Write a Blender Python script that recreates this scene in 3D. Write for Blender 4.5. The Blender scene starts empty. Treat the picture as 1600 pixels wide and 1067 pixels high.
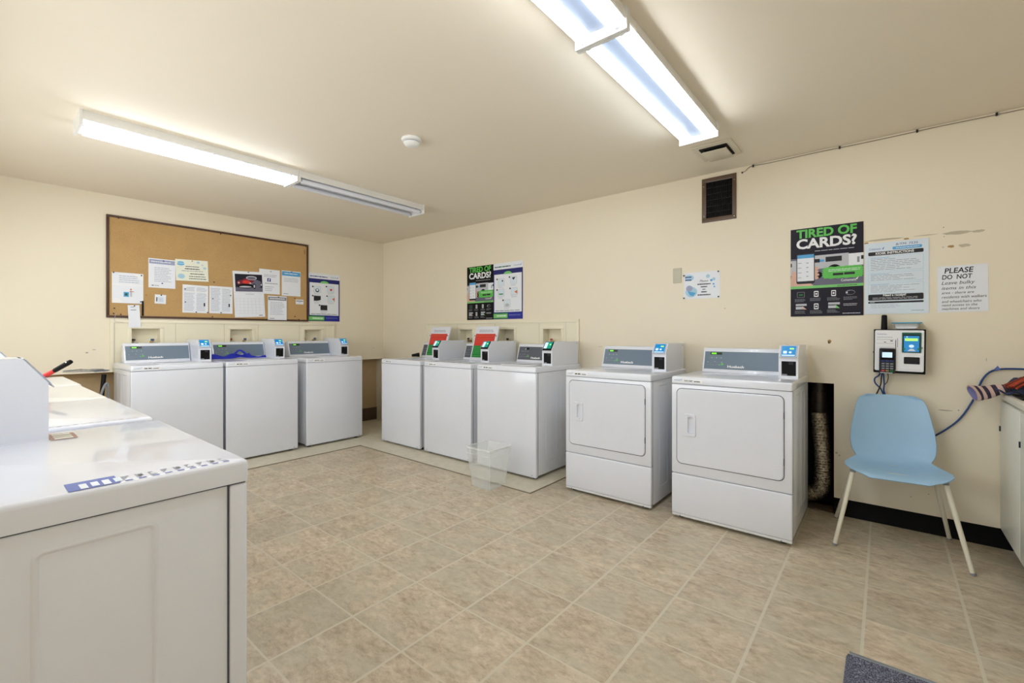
import bpy, bmesh, math, random
from mathutils import Matrix, Vector
random.seed(7)
S = bpy.context.scene
COL = S.collection
PI = math.pi
R = math.radians

# ------------------------------------------------------------------ camera, world, exposure
cam_data = bpy.data.cameras.new('camera')
cam = bpy.data.objects.new('camera', cam_data)
COL.objects.link(cam)
cam_data.sensor_fit = 'HORIZONTAL'
cam_data.sensor_width = 36.0
cam_data.lens = 705.75 * 36.0 / 1600.0
cam_data.shift_y = -12.3 / 1600.0
cam_data.clip_start = 0.02
cam.location = (5.401, -3.728, 1.21)
cam.rotation_euler = (R(90), 0, R(39.474))
S.camera = cam

world = bpy.data.worlds.new('world')
S.world = world
world.use_nodes = True
world.node_tree.nodes['Background'].inputs[0].default_value = (0.8, 0.85, 0.9, 1)
world.node_tree.nodes['Background'].inputs[1].default_value = 0.3

S.view_settings.view_transform = 'Standard'
S.view_settings.look = 'None'
S.view_settings.gamma = 1.0
S.view_settings.use_curve_mapping = False
S.view_settings.exposure = 0.76
TUBE_POWER = 14.5

# unseen fill lights added behind the camera to brighten the room
def area(name, loc, rot, sx, sy, power, col):
    l = bpy.data.lights.new(name, 'AREA')
    l.shape = 'RECTANGLE'
    l.size, l.size_y = sx, sy
    l.energy = power
    l.color = col
    o = bpy.data.objects.new(name, l)
    COL.objects.link(o)
    o.location = loc
    o.rotation_euler = rot
    return o
area('fill_light_right', (5.85, -4.22, 1.1), (R(90), 0, 0), 1.2, 2.1, 4, (0.88, 0.94, 1.0))  # added upright fill panel, no doorway is modelled behind it
area('fill_light_high', (2.45, -4.16, 1.38), (R(76), 0, 0), 3.5, 1.0, 27, (0.89, 0.945, 1.0))  # added wide fill panel tilted down, no window is modelled behind it

H = 2.465            # ceiling height
XE = 6.55            # far right wall
YR = -4.25           # wall behind the camera

# ------------------------------------------------------------------ materials
MATS = {}

def lin(c):
    return tuple(((v / 255.0) / 12.92 if v / 255.0 <= 0.04045 else (((v / 255.0) + 0.055) / 1.055) ** 2.4) for v in c)

class NT:
    def __init__(self, name):
        m = bpy.data.materials.new(name)
        m.use_nodes = True
        self.m = m
        self.n = m.node_tree.nodes
        self.l = m.node_tree.links
        self.b = self.n['Principled BSDF']
        MATS[name] = m

    def add(self, t, **kw):
        nd = self.n.new(t)
        for k, v in kw.items():
            setattr(nd, k, v)
        return nd

    def link(self, a, b):
        self.l.new(a, b)

    def math(self, op, a, b=None, c=None):
        nd = self.add('ShaderNodeMath', operation=op)
        for i, v in enumerate((a, b, c)):
            if v is None:
                continue
            if isinstance(v, (int, float)):
                nd.inputs[i].default_value = v
            else:
                self.link(v, nd.inputs[i])
        return nd.outputs[0]

    def mix(self, fac, a, b, mode='MIX'):
        nd = self.add('ShaderNodeMix', data_type='RGBA', blend_type=mode)
        for i, v in ((0, fac), (6, a), (7, b)):
            if isinstance(v, (int, float)):
                nd.inputs[i].default_value = v
            elif isinstance(v, tuple):
                nd.inputs[i].default_value = (v[0], v[1], v[2], 1)
            else:
                self.link(v, nd.inputs[i])
        return nd.outputs[2]

    def noise(self, scale, detail=4, rough=0.55, vec=None, dist=0.0):
        nd = self.add('ShaderNodeTexNoise')
        nd.inputs['Scale'].default_value = scale
        nd.inputs['Detail'].default_value = detail
        nd.inputs['Roughness'].default_value = rough
        nd.inputs['Distortion'].default_value = dist
        if vec is None:
            vec = self.obj()
        self.link(vec, nd.inputs['Vector'])
        return nd.outputs['Fac']

    def obj(self):
        return self.add('ShaderNodeTexCoord').outputs['Object']

    def ramp(self, fac, stops):
        nd = self.add('ShaderNodeValToRGB')
        els = nd.color_ramp.elements
        while len(els) < len(stops):
            els.new(0.5)
        for e, (p, c) in zip(els, stops):
            e.position = p
            e.color = (c[0], c[1], c[2], 1)
        self.link(fac, nd.inputs[0])
        return nd.outputs[0]

    def bump(self, h, strength=0.2, dist=0.01):
        nd = self.add('ShaderNodeBump')
        nd.inputs['Strength'].default_value = strength
        nd.inputs['Distance'].default_value = dist
        self.link(h, nd.inputs['Height'])
        self.link(nd.outputs[0], self.b.inputs['Normal'])

def mat(name, rgb, rough=0.5, metal=0.0, vary=0.06, scale=6.0, emit=0.0, spec=0.5, bump=0.0, bscale=200.0, coat=0.0):
    """a procedural material: base colour with a little noise variation"""
    t = NT(name)
    c = lin(rgb)
    f = t.noise(scale, 5)
    d = tuple(v * (1 - vary) for v in c)
    e = tuple(min(1, v * (1 + vary)) for v in c)
    out = t.ramp(f, [(0.3, d), (0.7, e)])
    t.link(out, t.b.inputs['Base Color'])
    t.b.inputs['Roughness'].default_value = rough
    t.b.inputs['Metallic'].default_value = metal
    t.b.inputs['Specular IOR Level'].default_value = spec
    t.b.inputs['Coat Weight'].default_value = coat
    if emit:
        t.link(out, t.b.inputs['Emission Color'])
        t.b.inputs['Emission Strength'].default_value = emit
    if bump:
        t.bump(t.noise(bscale, 3), bump, 0.002)
    return t

def make_materials():
    # painted walls, cream with faint roller marks
    for nm, rgb in (('wall_paint', (244, 233, 210)), ('ceiling_paint', (244, 233, 214)), ('panel_paint', (245, 237, 212))):
        t = NT(nm)
        c = lin(rgb)
        f = t.noise(1.3, 6, 0.6)
        g = t.noise(14, 3, 0.5)
        a = t.ramp(f, [(0.25, tuple(v * 0.975 for v in c)), (0.75, c)])
        b = t.mix(0.05, a, g)
        t.link(a, t.b.inputs['Base Color'])
        t.b.inputs['Roughness'].default_value = 0.48 if nm != 'ceiling_paint' else 0.7
        t.b.inputs['Specular IOR Level'].default_value = 0.35
        t.bump(t.noise(90, 3), 0.08, 0.002)
    # vinyl floor printed with stone tiles
    t = NT('vinyl_floor')
    sep = t.add('ShaderNodeSeparateXYZ')
    t.link(t.obj(), sep.inputs[0])
    X, Y = sep.outputs[0], sep.outputs[1]
    ux = t.math('DIVIDE', t.math('SUBTRACT', X, 3.6446), 0.33821)
    uy = t.math('DIVIDE', t.math('SUBTRACT', Y, -1.9852), 0.34214)
    fx = t.math('FRACT', ux)
    fy = t.math('FRACT', uy)
    dx = t.math('MINIMUM', fx, t.math('SUBTRACT', 1.0, fx))
    dy = t.math('MINIMUM', fy, t.math('SUBTRACT', 1.0, fy))
    wob = t.math('MULTIPLY', t.math('SUBTRACT', t.noise(30, 3), 0.5), 0.006)
    gx = t.math('LESS_THAN', t.math('ADD', dx, wob), 0.0165)
    gy = t.math('LESS_THAN', t.math('ADD', dy, wob), 0.011)
    grout = t.math('MAXIMUM', gx, gy)
    cell = t.add('ShaderNodeCombineXYZ')
    t.link(t.math('FLOOR', ux), cell.inputs[0])
    t.link(t.math('FLOOR', uy), cell.inputs[1])
    wn = t.add('ShaderNodeTexWhiteNoise', noise_dimensions='3D')
    t.link(cell.outputs[0], wn.inputs['Vector'])
    # shift the veining from tile to tile
    addv = t.add('ShaderNodeVectorMath', operation='MULTIPLY_ADD')
    t.link(wn.outputs['Color'], addv.inputs[0])
    addv.inputs[1].default_value = (7, 7, 7)
    t.link(t.obj(), addv.inputs[2])
    mp = t.add('ShaderNodeMapping')
    mp.inputs['Scale'].default_value = (1.0, 1.8, 1.0)
    mp.inputs['Rotation'].default_value = (0, 0, 0.5)
    t.link(addv.outputs[0], mp.inputs[0])
    v = mp.outputs[0]
    n1 = t.noise(6.5, 10, 0.70, v, 0.25)
    n2 = t.noise(26, 10, 0.75, v, 0.3)
    n3 = t.noise(2.6, 5, 0.6, v, 0.5)
    base = t.ramp(n1, [(0.34, lin((170, 150, 126))), (0.47, lin((196, 178, 152))), (0.56, lin((212, 195, 170))), (0.68, lin((228, 213, 190)))])
    fine = t.ramp(n2, [(0.36, lin((150, 131, 108))), (0.5, lin((205, 188, 162))), (0.64, lin((234, 220, 198)))])
    c1 = t.mix(0.45, base, fine)
    green = t.ramp(n3, [(0.46, (0, 0, 0)), (0.62, (1, 1, 1))])
    c2 = t.mix(t.math('MULTIPLY', green, 0.5), c1, lin((196, 191, 168)))
    tone = t.math('ADD', 0.90, t.math('MULTIPLY', wn.outputs['Value'], 0.12))
    toned = t.mix(1.0, c2, t.add('ShaderNodeCombineColor').outputs[0], 'MULTIPLY')
    cc = toned.node.inputs[7].links[0].from_node
    for i in range(3):
        t.link(tone, cc.inputs[i])
    spk = t.math('GREATER_THAN', t.noise(75, 2, 0.5), 0.77)
    c3 = t.mix(t.math('MULTIPLY', spk, 0.5), toned, lin((110, 92, 74)))
    fin = t.mix(t.math('MULTIPLY', grout, 0.85), c3, lin((212, 204, 184)))
    t.link(fin, t.b.inputs['Base Color'])
    t.b.inputs['Roughness'].default_value = 0.42
    t.b.inputs['Specular IOR Level'].default_value = 0.4
    t.bump(t.math('SUBTRACT', t.math('MULTIPLY', n2, 0.4), t.math('MULTIPLY', grout, 0.5)), 0.18, 0.003)
    # cork
    t = NT('cork')
    n = t.noise(160, 6, 0.75)
    n2 = t.noise(5, 4, 0.6)
    a = t.ramp(n, [(0.30, lin((146, 112, 68))), (0.5, lin((194, 156, 102))), (0.72, lin((222, 190, 138)))])
    b = t.ramp(n2, [(0.3, lin((188, 150, 96))), (0.7, lin((206, 168, 112)))])
    t.link(t.mix(0.45, a, b), t.b.inputs['Base Color'])
    t.b.inputs['Roughness'].default_value = 0.9
    t.bump(n, 0.4, 0.003)
    # mat pile
    t = NT('mat_pile')
    n = t.noise(260, 3, 0.7)
    t.link(t.ramp(n, [(0.36, lin((40, 42, 56))), (0.5, lin((96, 98, 118))), (0.64, lin((176, 178, 196)))]), t.b.inputs['Base Color'])
    t.b.inputs['Roughness'].default_value = 1.0
    t.bump(n, 0.8, 0.006)
    # calendar picture ground etc use mat()
    mat('machine_white', (233, 236, 245), 0.24, vary=0.012, spec=0.5, coat=0.5)
    mat('machine_white_dull', (226, 227, 229), 0.45, vary=0.02)
    mat('machine_cream', (236, 235, 228), 0.3, vary=0.012, coat=0.2)
    mat('side_white', (232, 234, 240), 0.3, vary=0.015, coat=0.2)
    mat('seam_grey', (72, 76, 86), 0.6)
    mat('console_grey', (112, 128, 144), 0.38, vary=0.02)
    mat('console_dark', (88, 92, 102), 0.38, vary=0.02)
    mat('black', (9, 9, 11), 0.5, spec=0.2)
    mat('black_gloss', (8, 9, 12), 0.2, spec=0.25)
    mat('black_rubber', (9, 9, 10), 0.55, vary=0.1, spec=0.12)
    mat('dark_grey', (44, 46, 52), 0.5, spec=0.25)
    mat('mid_grey', (140, 143, 150), 0.5)
    mat('light_grey', (196, 198, 204), 0.5)
    mat('white', (246, 247, 249), 0.5, vary=0.01)
    mat('paper_white', (240, 243, 249), 0.6, vary=0.015)
    mat('paper_cream', (242, 243, 226), 0.6, vary=0.015)
    mat('paper_blue', (226, 237, 247), 0.6, vary=0.015)
    mat('tape_white', (252, 252, 253), 0.2, vary=0.01)
    mat('lavender', (164, 170, 200), 0.6)
    mat('sky_blue', (84, 168, 222), 0.5)
    mat('pale_blue', (176, 214, 232), 0.6)
    mat('ink_blue', (30, 50, 130), 0.5)
    mat('navy', (16, 26, 110), 0.4)
    mat('blue_deep', (28, 36, 150), 0.4)
    mat('label_blue', (98, 116, 186), 0.45)
    mat('label_brown', (176, 134, 118), 0.45)
    mat('poster_dark', (38, 36, 47), 0.5, vary=0.04, spec=0.2)
    mat('poster_dim', (104, 102, 122), 0.4, vary=0.06)
    mat('poster_black', (12, 12, 15), 0.5, spec=0.2)
    mat('green_ink', (96, 200, 84), 0.4)
    mat('green_pale', (126, 206, 116), 0.45)
    mat('green_strong', (0, 138, 56), 0.4)
    mat('green_dark', (16, 96, 76), 0.4)
    mat('red_ink', (222, 52, 48), 0.4)
    mat('red_dark', (118, 24, 44), 0.4)
    mat('orange_ink', (226, 120, 70), 0.5)
    mat('skin_ink', (222, 178, 158), 0.5)
    mat('text_grey', (130, 134, 146), 0.6)
    mat('text_pale', (176, 182, 196), 0.6)
    mat('text_black', (28, 28, 36), 0.6)
    mat('qr_plain', (150, 156, 170), 0.6)
    mat('screen_blue', (24, 130, 196), 0.25, emit=0.25)
    mat('screen_teal', (16, 150, 128), 0.25, emit=0.3)
    mat('screen_white', (196, 226, 246), 0.25, emit=0.35)
    mat('screen_lime', (150, 230, 90), 0.25, emit=0.8)
    mat('display_green', (120, 220, 60), 0.3, emit=0.7)
    mat('display_dark', (34, 52, 26), 0.3)
    mat('frame_wood', (76, 48, 32), 0.45, vary=0.15, scale=20)
    mat('grille_brown', (96, 74, 58), 0.4, vary=0.08)
    mat('grille_dark', (20, 17, 20), 0.6)
    mat('recess_brown', (70, 54, 40), 0.8, vary=0.15)
    mat('void_dark', (16, 12, 10), 0.9)
    mat('base_brown', (92, 72, 54), 0.6, vary=0.1)
    mat('pad_light', (214, 206, 184), 0.5, vary=0.08, scale=14)
    mat('pad_edge', (140, 130, 112), 0.6)
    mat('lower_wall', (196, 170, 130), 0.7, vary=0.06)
    mat('brass', (168, 142, 92), 0.35, metal=0.9)
    mat('chrome', (190, 192, 196), 0.25, metal=1.0)
    mat('knob_red', (176, 52, 36), 0.45)
    mat('knob_blue', (28, 62, 120), 0.45)
    mat('knob_black', (30, 28, 30), 0.45)
    mat('chair_blue', (166, 203, 232), 0.38, vary=0.02, spec=0.45)
    mat('leg_cream', (232, 226, 206), 0.35, vary=0.02)
    mat('fixture_white', (244, 243, 240), 0.4, vary=0.01)
    mat('ballast_dimmed', (122, 132, 150), 0.35, vary=0.02)  # ballast colour darkened to offset tube glare, lit fixtures only
    mat('reflector_dimmed', (150, 158, 172), 0.4, vary=0.01)  # underside colour darkened so the lit tubes do not wash it out
    mat('vent_cover', (222, 214, 194), 0.5)
    mat('plastic_beige', (204, 200, 178), 0.45)
    mat('counter_white', (238, 238, 226), 0.35, vary=0.02)
    mat('counter_edge', (240, 236, 222), 0.35, vary=0.02)
    mat('hose_blue', (22, 66, 128), 0.4)
    mat('cable_black', (18, 20, 26), 0.45)
    mat('cable_wire', (150, 138, 120), 0.5)
    mat('cloth_blue', (24, 40, 178), 0.7, vary=0.15, scale=40, bump=0.3)
    mat('denim', (52, 62, 92), 0.85, vary=0.4, scale=45, bump=0.4)
    mat('sock_band_dark', (52, 44, 60), 0.9, vary=0.2)
    mat('sock_band_pink', (206, 176, 166), 0.9, vary=0.1)
    mat('sock_violet', (124, 122, 168), 0.9, vary=0.1)
    mat('broom_red', (170, 62, 30), 0.7, vary=0.35, scale=60)
    mat('broom_dark', (92, 30, 18), 0.8, vary=0.2)
    mat('wood_rod', (228, 212, 178), 0.5)
    mat('steel_strip', (176, 182, 192), 0.35, metal=0.7)
    mat('food_lid', (96, 172, 204), 0.35)
    mat('scuff', (196, 184, 160), 0.7, vary=0.15)
    mat('scuff_grey', (172, 168, 158), 0.8, vary=0.3, scale=30)
    mat('chip_brown', (176, 138, 84), 0.8, vary=0.2)
    mat('gap_line', (206, 197, 170), 0.7)
    # crinkled foil of the dryer duct
    t = NT('foil')
    n = t.noise(70, 4, 0.7)
    t.link(t.ramp(n, [(0.3, lin((130, 122, 108))), (0.6, lin((250, 242, 226)))]), t.b.inputs['Base Color'])
    t.b.inputs['Metallic'].default_value = 0.95
    t.b.inputs['Roughness'].default_value = 0.24
    t.bump(n, 0.9, 0.008)
    mat('pipe_dark', (58, 50, 44), 0.4, metal=0.6, vary=0.3, scale=20)
    # clear plastic of the basket and its rim: real transparency with a milky body
    for nm, amount in (('clear_plastic', 0.30), ('clear_rim', 0.52)):
        t = NT(nm)
        t.b.inputs['Base Color'].default_value = (0.93, 0.95, 0.945, 1)
        t.b.inputs['Roughness'].default_value = 0.12
        f = t.noise(8, 3)
        tr = t.add('ShaderNodeBsdfTransparent')
        tr.inputs[0].default_value = (0.975, 0.985, 0.98, 1)
        ms = t.add('ShaderNodeMixShader')
        t.link(t.math('ADD', amount, t.math('MULTIPLY', f, 0.08)), ms.inputs[0])
        t.link(tr.outputs[0], ms.inputs[1])
        t.link(t.b.outputs[0], ms.inputs[2])
        t.link(ms.outputs[0], t.n['Material Output'].inputs[0])
    # fluorescent tubes, lit and unlit
    for nm, col, k in (('tube_lit', (0.90, 0.95, 1.0), 1.0), ('tube_lit_cool', (0.82, 0.92, 1.0), 1.0)):
        t = NT(nm)
        t.b.inputs['Base Color'].default_value = (0.9, 0.9, 0.9, 1)
        t.b.inputs['Emission Color'].default_value = (col[0], col[1], col[2], 1)
        t.b.inputs['Emission Strength'].default_value = TUBE_POWER * k
    mat('tube_off', (238, 240, 250), 0.25, vary=0.01)

make_materials()

# ------------------------------------------------------------------ mesh builder
class MB:
    def __init__(self):
        self.v = []
        self.f = []
        self.fm = []
        self.mats = []
        self.M = Matrix.Identity(4)

    def mi(self, m):
        if m not in self.mats:
            self.mats.append(m)
        return self.mats.index(m)

    def av(self, p):
        self.v.append(self.M @ Vector(p))
        return len(self.v) - 1

    def face(self, idx, m):
        self.f.append(list(idx))
        self.fm.append(self.mi(m))

    def poly(self, pts, m):
        self.face([self.av(p) for p in pts], m)

    def box(self, x0, y0, z0, x1, y1, z1, m, bevel=0.0, seg=2):
        x0, x1 = sorted((x0, x1)); y0, y1 = sorted((y0, y1)); z0, z1 = sorted((z0, z1))
        bm = bmesh.new()
        bmesh.ops.create_cube(bm, size=1.0)
        for v in bm.verts:
            v.co = Vector(((x0 + x1) / 2 + v.co.x * (x1 - x0), (y0 + y1) / 2 + v.co.y * (y1 - y0), (z0 + z1) / 2 + v.co.z * (z1 - z0)))
        if bevel > 0:
            b = min(bevel, 0.49 * min(x1 - x0, y1 - y0, z1 - z0))
            bmesh.ops.bevel(bm, geom=list(bm.edges), offset=b, segments=seg, profile=0.5, affect='EDGES')
        self.from_bm(bm, m)

    def from_bm(self, bm, m):
        bm.verts.ensure_lookup_table()
        off = len(self.v)
        for i, v in enumerate(bm.verts):
            v.index = i
            self.v.append(self.M @ v.co)
        for f in bm.faces:
            self.face([off + v.index for v in f.verts], m)
        bm.free()

    def loft(self, loops, m, cap0=True, cap1=True, closed=True):
        ids = [[self.av(p) for p in lp] for lp in loops]
        n = len(ids[0])
        for a, b in zip(ids[:-1], ids[1:]):
            rng = range(n) if closed else range(n - 1)
            for i in rng:
                j = (i + 1) % n
                self.face([a[i], a[j], b[j], b[i]], m)
        if cap0:
            self.face(ids[0][::-1], m)
        if cap1:
            self.face(ids[-1], m)
        return ids

    def cyl(self, p0, p1, r, m, n=16, r2=None, caps=True):
        p0, p1 = Vector(p0), Vector(p1)
        d = (p1 - p0).normalized()
        a = d.orthogonal().normalized()
        b = d.cross(a)
        r2 = r if r2 is None else r2
        L = []
        for p, rr in ((p0, r), (p1, r2)):
            L.append([p + a * (rr * math.cos(2 * PI * i / n)) + b * (rr * math.sin(2 * PI * i / n)) for i in range(n)])
        self.loft(L, m, caps, caps)

    def tube(self, path, r, m, n=10, caps=True):
        pts = [Vector(p) for p in path]
        L = []
        a = None
        for i, p in enumerate(pts):
            d = (pts[min(i + 1, len(pts) - 1)] - pts[max(i - 1, 0)]).normalized()
            if a is None:
                a = d.orthogonal().normalized()
            else:
                a = (a - d * a.dot(d)).normalized()
            b = d.cross(a)
            rr = r[i] if isinstance(r, (list, tuple)) else r
            L.append([p + a * (rr * math.cos(2 * PI * k / n)) + b * (rr * math.sin(2 * PI * k / n)) for k in range(n)])
        self.loft(L, m, caps, caps)

    def prism_x(self, prof, x0, x1, m, bevel=0.0):
        """profile in (y, z), extruded along x"""
        bm = bmesh.new()
        vs = [bm.verts.new((x0, y, z)) for y, z in prof]
        f = bm.faces.new(vs)
        r = bmesh.ops.extrude_face_region(bm, geom=[f])
        for v in [g for g in r['geom'] if isinstance(g, bmesh.types.BMVert)]:
            v.co.x = x1
        bmesh.ops.recalc_face_normals(bm, faces=list(bm.faces))
        if bevel:
            bmesh.ops.bevel(bm, geom=list(bm.edges), offset=bevel, segments=2, profile=0.5, affect='EDGES')
        self.from_bm(bm, m)

    # ---- flat printing in the x-z plane, looking at it from -y ; w = distance out
    def rect(self, u0, v0, u1, v1, m, w=0.0):
        self.poly([(u0, -w, v0), (u1, -w, v0), (u1, -w, v1), (u0, -w, v1)], m)

    def disc(self, u, v, r, m, w=0.0, n=20, sy=1.0):
        self.poly([(u + r * math.cos(2 * PI * i / n), -w, v + sy * r * math.sin(2 * PI * i / n)) for i in range(n)], m)

    def shape(self, pts, m, w=0.0):
        self.poly([(p[0], -w, p[1]) for p in pts], m)

    def rrect(self, u0, v0, u1, v1, r, m, w=0.0):
        self.poly([(x, -w, z) for x, z in rr(u0, v0, u1, v1, r)], m)

    def lines(self, u0, v0, u1, v1, n, m, w=0.0, h=0.35, jag=0.25, seed=1):
        rnd = random.Random(seed)
        step = (v1 - v0) / n
        for i in range(n):
            v = v1 - (i + 0.5) * step
            end = u1 - (u1 - u0) * jag * rnd.random()
            u = u0
            while u < end - 1e-4:
                l = (u1 - u0) * (0.06 + 0.14 * rnd.random())
                e = min(end, u + l)
                self.rect(u, v - step * h / 2, e, v + step * h / 2, m, w)
                u = e + (u1 - u0) * 0.02

    def txt(self, s, u, v, h, m, w=0.0, align='LEFT', bold=0.0, fitw=None, shear=0.0):
        T = text_mesh(s, bold, shear)
        vs, fs, x0, x1, y0, y1 = T
        sc = h / 0.7
        sx = sc
        if fitw:
            sx = fitw / max(1e-6, (x1 - x0))
        wid = (x1 - x0) * sx
        ox = {'LEFT': u, 'CENTER': u - wid / 2, 'RIGHT': u - wid}[align] - x0 * sx
        off = len(self.v)
        for p in vs:
            self.v.append(self.M @ Vector((ox + p[0] * sx, -w, v + p[1] * sc)))
        for f in fs:
            self.face([off + i for i in f], m)

    def build(self, name, parent=None, loc=(0, 0, 0), rot=(0, 0, 0), smooth=True, angle=35):
        me = bpy.data.meshes.new(name)
        me.from_pydata([tuple(v) for v in self.v], [], self.f)
        for m in self.mats:
            me.materials.append(MATS[m])
        me.polygons.foreach_set('material_index', self.fm)
        me.update()
        if smooth:
            bm = bmesh.new()
            bm.from_mesh(me)
            for f in bm.faces:
                f.smooth = True
            lim = R(angle)
            for e in bm.edges:
                e.smooth = len(e.link_faces) == 2 and e.calc_face_angle(0) < lim
            bm.to_mesh(me)
            bm.free()
        o = bpy.data.objects.new(name, me)
        COL.objects.link(o)
        if parent is not None:
            o.parent = parent
        o.location = loc
        o.rotation_euler = rot
        return o

def rr(x0, z0, x1, z1, r, n=6):
    """rounded rectangle, counter-clockwise"""
    pts = []
    for cx, cz, a0 in ((x1 - r, z0 + r, -90), (x1 - r, z1 - r, 0), (x0 + r, z1 - r, 90), (x0 + r, z0 + r, 180)):
        for i in range(n + 1):
            a = R(a0 + 90.0 * i / n)
            pts.append((cx + r * math.cos(a), cz + r * math.sin(a)))
    return pts

_tc = {}
def text_mesh(s, bold=0.0, shear=0.0):
    k = (s, bold, shear)
    if k in _tc:
        return _tc[k]
    cu = bpy.data.curves.new('lettering', 'FONT')
    cu.body = s
    cu.size = 1.0
    cu.resolution_u = 3
    cu.offset = bold
    cu.shear = shear
    ob = bpy.data.objects.new('lettering', cu)
    COL.objects.link(ob)
    dg = bpy.context.evaluated_depsgraph_get()
    me = bpy.data.meshes.new_from_object(ob.evaluated_get(dg))
    vs = [tuple(v.co) for v in me.vertices]
    fs = [list(p.vertices) for p in me.polygons]
    xs = [v[0] for v in vs] or [0, 1]
    ys = [v[1] for v in vs] or [0, 1]
    bpy.data.objects.remove(ob)
    bpy.data.curves.remove(cu)
    bpy.data.meshes.remove(me)
    _tc[k] = (vs, fs, min(xs), max(xs), min(ys), max(ys))
    return _tc[k]

def tag(o, label=None, cat=None, group=None, kind=None):
    if label: o['label'] = label
    if cat: o['category'] = cat
    if group: o['group'] = group
    if kind: o['kind'] = kind
    return o

def empty(name, loc, rotz=0.0, rot=None):
    o = bpy.data.objects.new(name, None)
    COL.objects.link(o)
    o.empty_display_size = 0.1
    o.location = loc
    o.rotation_euler = rot if rot else (0, 0, rotz)
    return o

def copy_tree(o, parent=None):
    c = o.copy()
    COL.objects.link(c)
    if parent is not None:
        c.parent = parent
    for ch in [q for q in bpy.data.objects if q.parent == o]:
        copy_tree(ch, c)
    return c

def smooth_path(pts, k=8):
    """Catmull-Rom through points"""
    P = [Vector(p) for p in pts]
    P = [P[0] * 2 - P[1]] + P + [P[-1] * 2 - P[-2]]
    out = []
    for i in range(1, len(P) - 2):
        for j in range(k):
            t = j / k
            a, b, c, d = P[i - 1], P[i], P[i + 1], P[i + 2]
            out.append(0.5 * ((2 * b) + (c - a) * t + (2 * a - 5 * b + 4 * c - d) * t * t + (3 * b - a - 3 * c + d) * t ** 3))
    out.append(P[-2])
    return out

LW = (0, 0, R(90))   # local frame of things on the left wall: x -> +Y, -y -> +X

# ------------------------------------------------------------------ room shell
def wall_holes(mb, u0, v0, u1, v1, holes, thick, m):
    us = sorted({u0, u1} | {h[0] for h in holes} | {h[2] for h in holes})
    vs = sorted({v0, v1} | {h[1] for h in holes} | {h[3] for h in holes})
    us = [u for u in us if u0 <= u <= u1]
    vs = [v for v in vs if v0 <= v <= v1]
    for a, b in zip(us[:-1], us[1:]):
        for c, d in zip(vs[:-1], vs[1:]):
            mu, mv = (a + b) / 2, (c + d) / 2
            if any(h[0] < mu < h[2] and h[1] < mv < h[3] for h in holes):
                continue
            mb.poly([(a, 0, c), (b, 0, c), (b, 0, d), (a, 0, d)], m)
    for h in holes:
        a, c, b, d, dep, ms, mbk = h
        mb.poly([(a, 0, c), (a, 0, d), (a, dep, d), (a, dep, c)], ms)
        mb.poly([(b, 0, d), (b, 0, c), (b, dep, c), (b, dep, d)], ms)
        mb.poly([(a, 0, d), (b, 0, d), (b, dep, d), (a, dep, d)], ms)
        if c > v0 + 1e-6:
            mb.poly([(b, 0, c), (a, 0, c), (a, dep, c), (b, dep, c)], ms)
        mb.poly([(a, dep, c), (b, dep, c), (b, dep, d), (a, dep, d)], mbk)
    mb.poly([(u0, 0, v1), (u1, 0, v1), (u1, thick, v1), (u0, thick, v1)], m)
    mb.poly([(u1, 0, v0), (u0, 0, v0), (u0, thick, v0), (u1, thick, v0)], m)
    mb.poly([(u0, 0, v0), (u0, 0, v1), (u0, thick, v1), (u0, thick, v0)], m)
    mb.poly([(u1, 0, v1), (u1, 0, v0), (u1, thick, v0), (u1, thick, v1)], m)
    mb.poly([(u1, thick, v0), (u0, thick, v0), (u0, thick, v1), (u1, thick, v1)], m)

LBOX = [(-2.736, -2.524), (-1.918, -1.701), (-1.116, -0.903)]    # water outlet boxes, left wall
RBOX = [(1.549, 1.752), (2.165, 2.368), (2.749, 2.963)]          # and right wall
BZ0, BZ1 = 1.105, 1.257
LEDGE = 0.862

b = MB()
b.box(-0.3, YR - 0.1, -0.06, XE + 0.1, 0.42, 0.0, 'vinyl_floor')
tag(b.build('floor', smooth=False), kind='structure')
b = MB()
b.box(-0.3, YR - 0.1, H, XE + 0.1, 0.42, H + 0.08, 'ceiling_paint')
tag(b.build('ceiling', smooth=False), kind='structure')

b = MB()
wall_holes(b, YR - 0.1, LEDGE, 0.0, H, [(a, BZ0, c, BZ1, 0.085, 'panel_paint', 'panel_paint') for a, c in LBOX], 0.165, 'wall_paint')
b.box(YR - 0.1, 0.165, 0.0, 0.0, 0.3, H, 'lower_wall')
wl = b.build('wall_left', rot=LW, smooth=False)
tag(wl, kind='structure')

b = MB()
wall_holes(b, -0.3, 0.0, XE + 0.1, H,
           [(a, BZ0, c, BZ1, 0.085, 'panel_paint', 'panel_paint') for a, c in RBOX] +
           [(4.70, 0.0, 5.141, 0.873, 0.24, 'recess_brown', 'void_dark'),
            (4.318, 2.117, 4.511, 2.400, 0.12, 'grille_dark', 'void_dark')], 0.42, 'wall_paint')
wr = b.build('wall_right', smooth=False)
tag(wr, kind='structure')
b = MB()
b.box(XE, YR - 0.1, 0, XE + 0.1, 0.0, H, 'wall_paint')
tag(b.build('wall_far_right', smooth=False), kind='structure')
b = MB()
b.box(0.0, YR - 0.1, 0, XE, YR, H, 'wall_paint')
tag(b.build('wall_behind', smooth=False), kind='structure')

# scuffs, filler and chipped paint, each its own little patch of the wall
def blob(u, v, ru, rv, m, name, parent, seed, w=0.0006, n=18, loc=(0, 0, 0)):
    rnd = random.Random(seed)
    q = MB()
    q.shape([(u + ru * (0.75 + 0.35 * rnd.random()) * math.cos(2 * PI * i / n), v + rv * (0.7 + 0.4 * rnd.random()) * math.sin(2 * PI * i / n)) for i in range(n)], m, w)
    return q.build(name, parent, smooth=False)

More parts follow.
